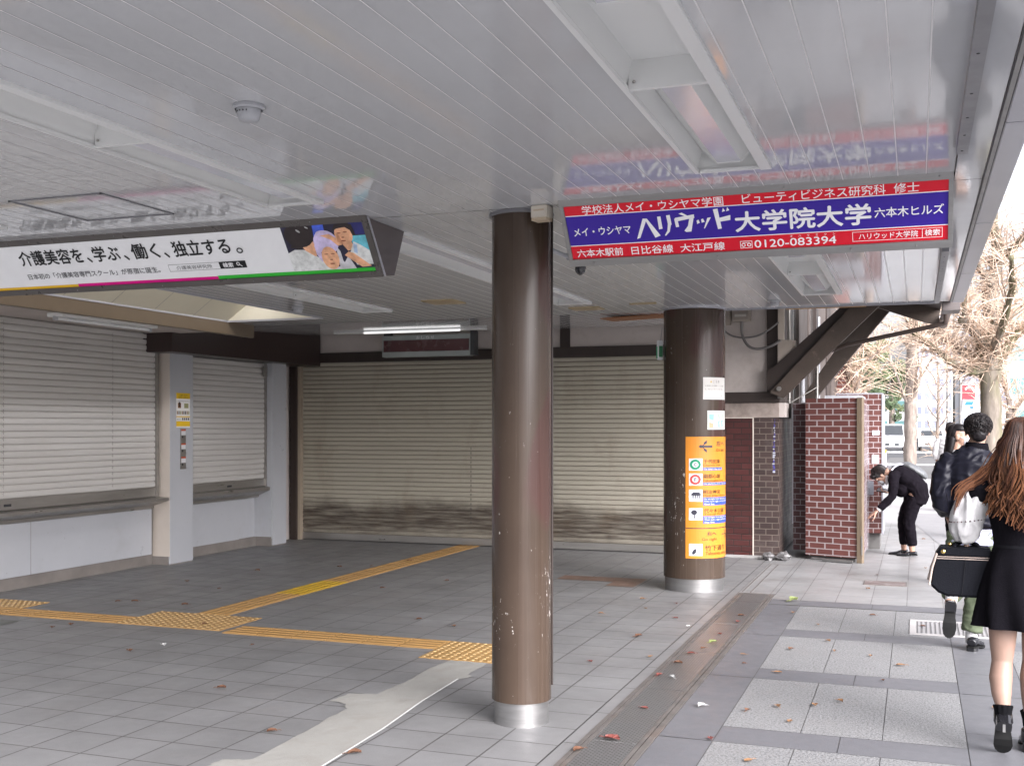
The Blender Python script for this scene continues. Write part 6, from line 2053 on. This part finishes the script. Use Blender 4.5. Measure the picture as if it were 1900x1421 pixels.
for k in range(1100):
    v = Vector((rg.gauss(0, 1), rg.gauss(-.35, .9), rg.gauss(.45, .8))).normalized()
    p = Vector((.024, -.012, 1.622)) + Vector((v.x * .086, v.y * .104, v.z * .082))
    tx = v.orthogonal().normalized(); ty = v.cross(tx); a0 = rg.uniform(0, 6.28); rad = rg.uniform(.008, .020); tw = rg.uniform(1.4, 3.4)
    pts = [p + v * (.002 + .010 * math.sin(i / 6 * 3.0)) + (tx * math.cos(a0 + tw * i / 6) + ty * math.sin(a0 + tw * i / 6)) * rad for i in range(7)]
    g.tube(pts, [.0016, .002, .002, .0018, .0016, .0012, .0006], 4, cap=False, mi=0 if rg.random() < .6 else 1)
put(g, 'hair_curls', HB, hb, M)

# ---- woman with face mask, seen past the man's shoulder
X0, Y0 = .385, 12.15
t = thing('person', 'woman in white face mask and black jacket turning her head beside the curly-haired man', 'person', (X0, Y0, 0))
M = place(X0, Y0, R(-62))
g = MB()
T = head(g, (0, .03, 1.51), R(-40), R(-3), 1.0)
g.tube([(0, .015, 1.45), (0, 0, 1.33)], [.046, .055], 12)
eltube(g, [(0, 0, .80), (0, 0, .95), (0, 0, 1.06), (0, 0, 1.2), (0, 0, 1.30), (0, 0, 1.36)], [(.14, .10), (.14, .10), (.11, .09), (.14, .10), (.145, .08), (.06, .05)])
for s in (-1, 1):
    g.tube([(s * .085, 0, .86), (s * .08, .02, .46), (s * .08, 0, .06)], [.08, .055, .034], 12)
    g.tube([(s * .155, 0, 1.30), (s * .20, -.02, 1.05), (s * .19, .08, .86)], [.045, .038, .028], 12)
    hand(g, (s * .19, .085, .85), (0, .25, -1), (-s, .1, 0), s, .5)
blob(g, 'body', SKIN, t, M, .006, 3)
eyes(T, t, M)
g = MB(); g.ball((0, .072, -.045), (.054, .046, .050), 18); g.xf(T); mk = put(g, 'face_mask', MASK, t, M)
g = MB()
for s in (-1, 1):
    g.tube([(s * .050, .07, -.025), (s * .068, .03, -.005), (s * .076, -.002, .0)], .0022, 6)
g.xf(T); put(g, 'ear_loop', MASK, mk, M)
g = MB(); eltube(g, [(0, .005, .86), (0, .005, 1.05), (0, .01, 1.2), (0, .01, 1.30), (0, .012, 1.35), (0, .014, 1.375)], [(.148, .112), (.125, .105), (.148, .115), (.145, .098), (.085, .07), (.06, .055)], n=32); put(g, 'white_top', WCL, t, M)
g = MB()
eltube(g, [(0, -.045, .80), (0, -.045, .95), (0, -.045, 1.1), (0, -.04, 1.25), (0, -.035, 1.33)], [(.20, .11), (.185, .105), (.185, .105), (.185, .095), (.13, .07)])
for s in (-1, 1):
    g.tube([(s * .15, -.01, 1.31), (s * .205, -.015, 1.2), (s * .225, -.02, 1.05), (s * .21, .04, .93), (s * .20, .07, .87)], [.066, .068, .064, .056, .050], 16)
    g.tube([(s * .11, .05, 1.28), (s * .14, .075, 1.1), (s * .16, .075, .85)], [.045, .045, .04], 12)
blob(g, 'jacket', NYL, t, M, .008, 3, (.010, 12, (1, 1, 1.4)))
g = MB()
eltube(g, [(0, 0, .92), (0, 0, .84), (0, 0, .76)], [(.14, .105), (.155, .115), (.13, .11)])
for s in (-1, 1): g.tube([(s * .085, 0, .84), (s * .08, .02, .46), (s * .08, 0, .10)], [.088, .066, .052], 14)
blob(g, 'trousers', SUIT, t, M, .009, 3, (.006, 13, (1, 1, 1)))
for s in (-1, 1): shoe(t, M, (s * .08, -.06, 0), (0, 1, 0), (0, 0, 1), .235, .041, .02, 0, 'shoe', LOAF)
g = MB()
g.ball((0, -.046, .042), (.078, .070, .086), 20); g.ball((0, -.004, .078), (.076, .088, .054), 20); g.ball((0, -.075, -.06), (.062, .042, .10), 16); g.xf(T)
n = len(g.v)
eltube(g, [(0, -.055, 1.50), (0, -.070, 1.42), (0, -.085, 1.36), (0, -.085, 1.31)], [(.06, .045), (.06, .040), (.055, .035), (.02, .015)])
hb = blob(g, 'hair', HB[0], t, M, .008, 3)
g = MB(); rg = random.Random(8)
for k in range(150):
    ph = rg.uniform(-1.25, 1.25); s_, c_ = math.sin(ph), math.cos(ph)
    e = rg.uniform(-.22, -.14)
    g.tube(curve([(s_ * .02, .0 - c_ * .02, .130), (s_ * .060, -.025 - c_ * .062, .110), (s_ * .080, -.038 - c_ * .078, .055), (s_ * .078, -.05 - c_ * .074, 0), (s_ * .060 + rg.gauss(0, .006), -.075 - c_ * .055, -.09), (s_ * .045 + rg.gauss(0, .010), -.10 - c_ * .04, e)], 4), [.0035] * 19 + [.002, .001], 4, cap=False, mi=rg.choice((0, 0, 1)))
g.xf(T); put(g, 'hair_strands', HB, hb, M)

# ---- man in the white shirt farther along the pavement
X0, Y0 = .56, 22.6
t = thing('person', 'man in a white shirt walking away far down the pavement behind the masked woman', 'person', (X0, Y0, 0))
M = place(X0, Y0, R(-15))
g = MB()
T = head(g, (.05, .06, 1.555), R(-25), R(-10))
g.tube([(.035, .04, 1.48), (0, 0, 1.37)], [.052, .06], 12)
eltube(g, [(0, 0, .80), (0, 0, .95), (0, 0, 1.1), (0, .01, 1.28), (0, .015, 1.36), (0, .015, 1.42)], [(.14, .10), (.13, .10), (.13, .10), (.15, .10), (.15, .085), (.06, .055)])
g.tube([(.085, 0, .86), (.085, .12, .47), (.085, .05, .08)], [.08, .055, .036], 12); g.tube([(-.085, 0, .86), (-.085, -.02, .47), (-.085, -.16, .12)], [.08, .055, .036], 12)
for s, fy in ((-1, .1), (1, -.12)):
    g.tube([(s * .165, .01, 1.35), (s * .21, -.03, 1.1), (s * .20, fy, .88)], [.046, .038, .028], 12)
    hand(g, (s * .20, fy + .005, .87), (0, fy, -1), (-s, 0, 0), s, .5)
blob(g, 'body', SKIN, t, M, .007, 3)
eyes(T, t, M)
g = MB()
eltube(g, [(0, 0, .84), (0, 0, .95), (0, 0, 1.1), (0, .01, 1.25), (0, .015, 1.35), (.02, .02, 1.41)], [(.17, .13), (.165, .125), (.165, .125), (.175, .12), (.155, .10), (.07, .065)])
for s, fy in ((-1, .04), (1, -.06)):
    g.tube([(s * .15, .01, 1.35), (s * .195, -.01, 1.24), (s * .212, -.03, 1.1), (s * .208, fy * .4, 1.0)], [.064, .066, .060, .054], 16)
blob(g, 'white_shirt', WCL, t, M, .009, 3, (.009, 11, (1, 1, 1.2)))
g = MB()
eltube(g, [(0, 0, .90), (0, 0, .82), (0, 0, .76)], [(.145, .11), (.15, .112), (.13, .11)])
g.tube([(.085, 0, .84), (.085, .12, .47), (.085, .05, .10)], [.09, .07, .055], 14); g.tube([(-.085, 0, .84), (-.085, -.02, .47), (-.085, -.15, .14)], [.09, .07, .055], 14)
blob(g, 'trousers', SUIT, t, M, .01, 3)
shoe(t, M, (.085, .0, 0), (0, 1, 0), (0, 0, 1), .26, .045, .02); shoe(t, M, (-.085, -.215, .08), (0, .93, -.36), (0, .36, .93), .26, .045, .02)
g = MB(); g.ball((0, -.022, .045), (.084, .098, .088), 18); g.ball((0, -.07, -.01), (.07, .04, .06), 14); g.xf(T)
blob(g, 'hair', HB[1], t, M, .009, 2, (.010, 24, (1, 1, 1)))

# ---- woman bending towards the booths
X0, Y0 = -.19, 14.67
t = thing('person', 'woman in a black suit bending forward and reaching towards the brick print booths', 'person', (X0, Y0, 0))
M = place(X0, Y0, R(90))
g = MB()
T = head(g, (-.13, .225, 1.005), R(6), R(-62), .98)
g.tube([(-.125, .13, 1.045), (-.13, .19, 1.03)], [.055, .048], 12)
eltube(g, [(0, -.20, .74), (0, -.20, .82), (-.04, -.10, .94), (-.09, .03, 1.02), (-.12, .12, 1.04)], [(.14, .10), (.145, .11), (.12, .10), (.14, .10), (.06, .05)])
g.tube([(-.08, -.18, .78), (-.08, -.10, .42), (-.08, -.145, .06)], [.08, .052, .032], 14); g.tube([(.08, -.16, .78), (.08, -.03, .42), (.08, -.045, .06)], [.08, .052, .032], 14)
g.tube([(-.27, .07, 1.0), (-.31, .09, .74), (-.325, .255, .58)], [.044, .036, .025], 12)
hand(g, (-.325, .265, .57), (0, .82, -.58), (.25, -.5, -.75), -1, .28)
g.tube([(.05, .10, 1.0), (.03, .02, .78), (-.07, .105, .80)], [.044, .036, .025], 12)
hand(g, (-.075, .112, .80), (-.35, .9, .05), (-.5, 0, .85), 1, .75)
blob(g, 'body', SKIN, t, M, .0055, 3)
eyes(T, t, M)
g = MB(); g.ball((0, .072, -.045), (.054, .046, .050), 18); g.xf(T); put(g, 'face_mask', MASK, t, M)
g = MB()
eltube(g, [(0, -.205, .66), (0, -.215, .74), (-.01, -.20, .84), (-.04, -.10, .955), (-.085, .02, 1.03), (-.115, .095, 1.05)], [(.165, .105), (.175, .125), (.17, .13), (.165, .125), (.175, .105), (.09, .06)])
g.ball((0, -.17, .70), (.165, .13, .10), 18); g.ball((-.04, -.02, .86), (.14, .11, .13), 18)
g.tube([(-.21, .06, 1.02), (-.27, .07, .99), (-.30, .075, .87), (-.312, .09, .75), (-.32, .16, .67), (-.325, .235, .60)], [.07, .064, .058, .052, .046, .040], 16)
g.tube([(.03, .08, 1.02), (.06, .09, .98), (.045, .05, .86), (.03, .02, .78), (-.02, .06, .785), (-.055, .09, .795)], [.07, .062, .056, .05, .044, .038], 16)
o = blob(g, 'suit_jacket', SUIT, t, M, .007, 3, (.007, 12, (1, 1, 1)))
g = MB(); g.tube([(-.325, .232, .602), (-.326, .252, .584)], [.037, .033], 14, cap=False); put(g, 'shirt_cuff', WCL, o, M)
g = MB(); g.ball((-.13, .155, .955), (.05, .03, .075), 14); put(g, 'shirt_front', WCL, t, M)
g = MB()
eltube(g, [(0, -.20, .84), (0, -.20, .76), (0, -.18, .70)], [(.14, .115), (.15, .12), (.13, .11)])
g.tube([(-.08, -.18, .74), (-.08, -.13, .56), (-.08, -.105, .42), (-.08, -.13, .27), (-.08, -.145, .135)], [.095, .082, .070, .062, .056], 16)
g.tube([(.08, -.16, .74), (.08, -.08, .56), (.08, -.035, .42), (.08, -.045, .27), (.08, -.05, .135)], [.095, .082, .070, .062, .056], 16)
blob(g, 'trousers', SUIT, t, M, .007, 3, (.006, 13, (1, 1, 1)))
shoe(t, M, (-.08, -.205, 0), (.05, 1, 0), (0, 0, 1), .245, .042, .014, 0, 'flat_shoe', LOAF, .62, True)
shoe(t, M, (.08, -.10, 0), (.0, 1, 0), (0, 0, 1), .24, .042, .014, 0, 'flat_shoe', LOAF, .62, True)
g = MB()
g.ball((0, -.020, .040), (.082, .098, .092), 20); g.ball((0, .06, .075), (.07, .04, .04), 14)
g.xf(T)
hb = blob(g, 'hair', HB[0], t, M, .007, 3)
g = MB(); rg = random.Random(18)
for k in range(150):
    ph = rg.uniform(-3.1, 3.1); s_, c_ = math.sin(ph), math.cos(ph)
    e = rg.uniform(-.04, .03)
    g.tube(curve([(s_ * .02, -.01 - c_ * .02, .134), (s_ * .076, -.02 - c_ * .088, .085), (s_ * .083, -.025 - c_ * .094, .03), (s_ * .078, -.035 - c_ * .08, e)], 4), [.0035] * 11 + [.002, .001], 4, cap=False, mi=rg.choice((0, 0, 1)))
for k in range(26):
    s_ = rg.choice((-1, 1)) * rg.uniform(.045, .075)
    g.tube(curve([(s_ * .5, .02, .125), (s_, .075, .06), (s_ * 1.0, .085, 0), (s_ * .9, .095, -.09 + rg.uniform(-.03, .03))], 4), [.003] * 11 + [.002, .001], 4, cap=False, mi=rg.choice((0, 1)))
g.xf(T); put(g, 'hair_strands', HB, hb, M)
Pw = lambda x, y, z: M @ Vector((x, y, z))
t = thing('backpack', 'dull grey backpack slung on the back of the bending woman', 'backpack', tuple(Pw(.10, -.16, 1.0)))
g = MB(); eltube(g, [(.07, -.02, 1.135), (.09, -.08, 1.125), (.11, -.17, 1.075), (.13, -.26, 1.015), (.14, -.31, .97)], [(.05, .02), (.11, .045), (.13, .055), (.125, .05), (.07, .025)])
bk = blob(g, 'bag_body', mat('dull grey bag cloth', (.115, .12, .125), rough=.5, var=.12, vs=6), t, M, .008, 3, (.005, 9, (1, .5, 1)))
g = MB(); g.tube(curve([(.06, -.02, 1.14), (.0, .05, 1.135), (-.03, .13, 1.115), (0, .17, 1.05), (.05, .14, .96)], 6), .014, 8); g.tube(curve([(.03, -.03, 1.14), (-.10, .04, 1.125), (-.19, .10, 1.06), (-.20, .09, .97)], 6), .012, 8); put(g, 'strap', mat('pale grey strap', (.30, .30, .33), rough=.6), t, M)
t = thing('mobile_phone', 'black phone held against her chest by the bending woman', 'phone', tuple(Pw(-.09, .20, .81)))
g = MB(); g.obox((-.11, .205, .815), (.034, -.01, .02), (.022, .066, .01), (-.003, -.001, .004)); put(g, 'case', PAT, t, M, False)
g = MB(); g.obox((-.114, .204, .821), (.030, -.009, .0175), (.020, .060, .009), (-.0004, -.0001, .0006)); put(g, 'screen', MT['darkmetal'], t, M, False)
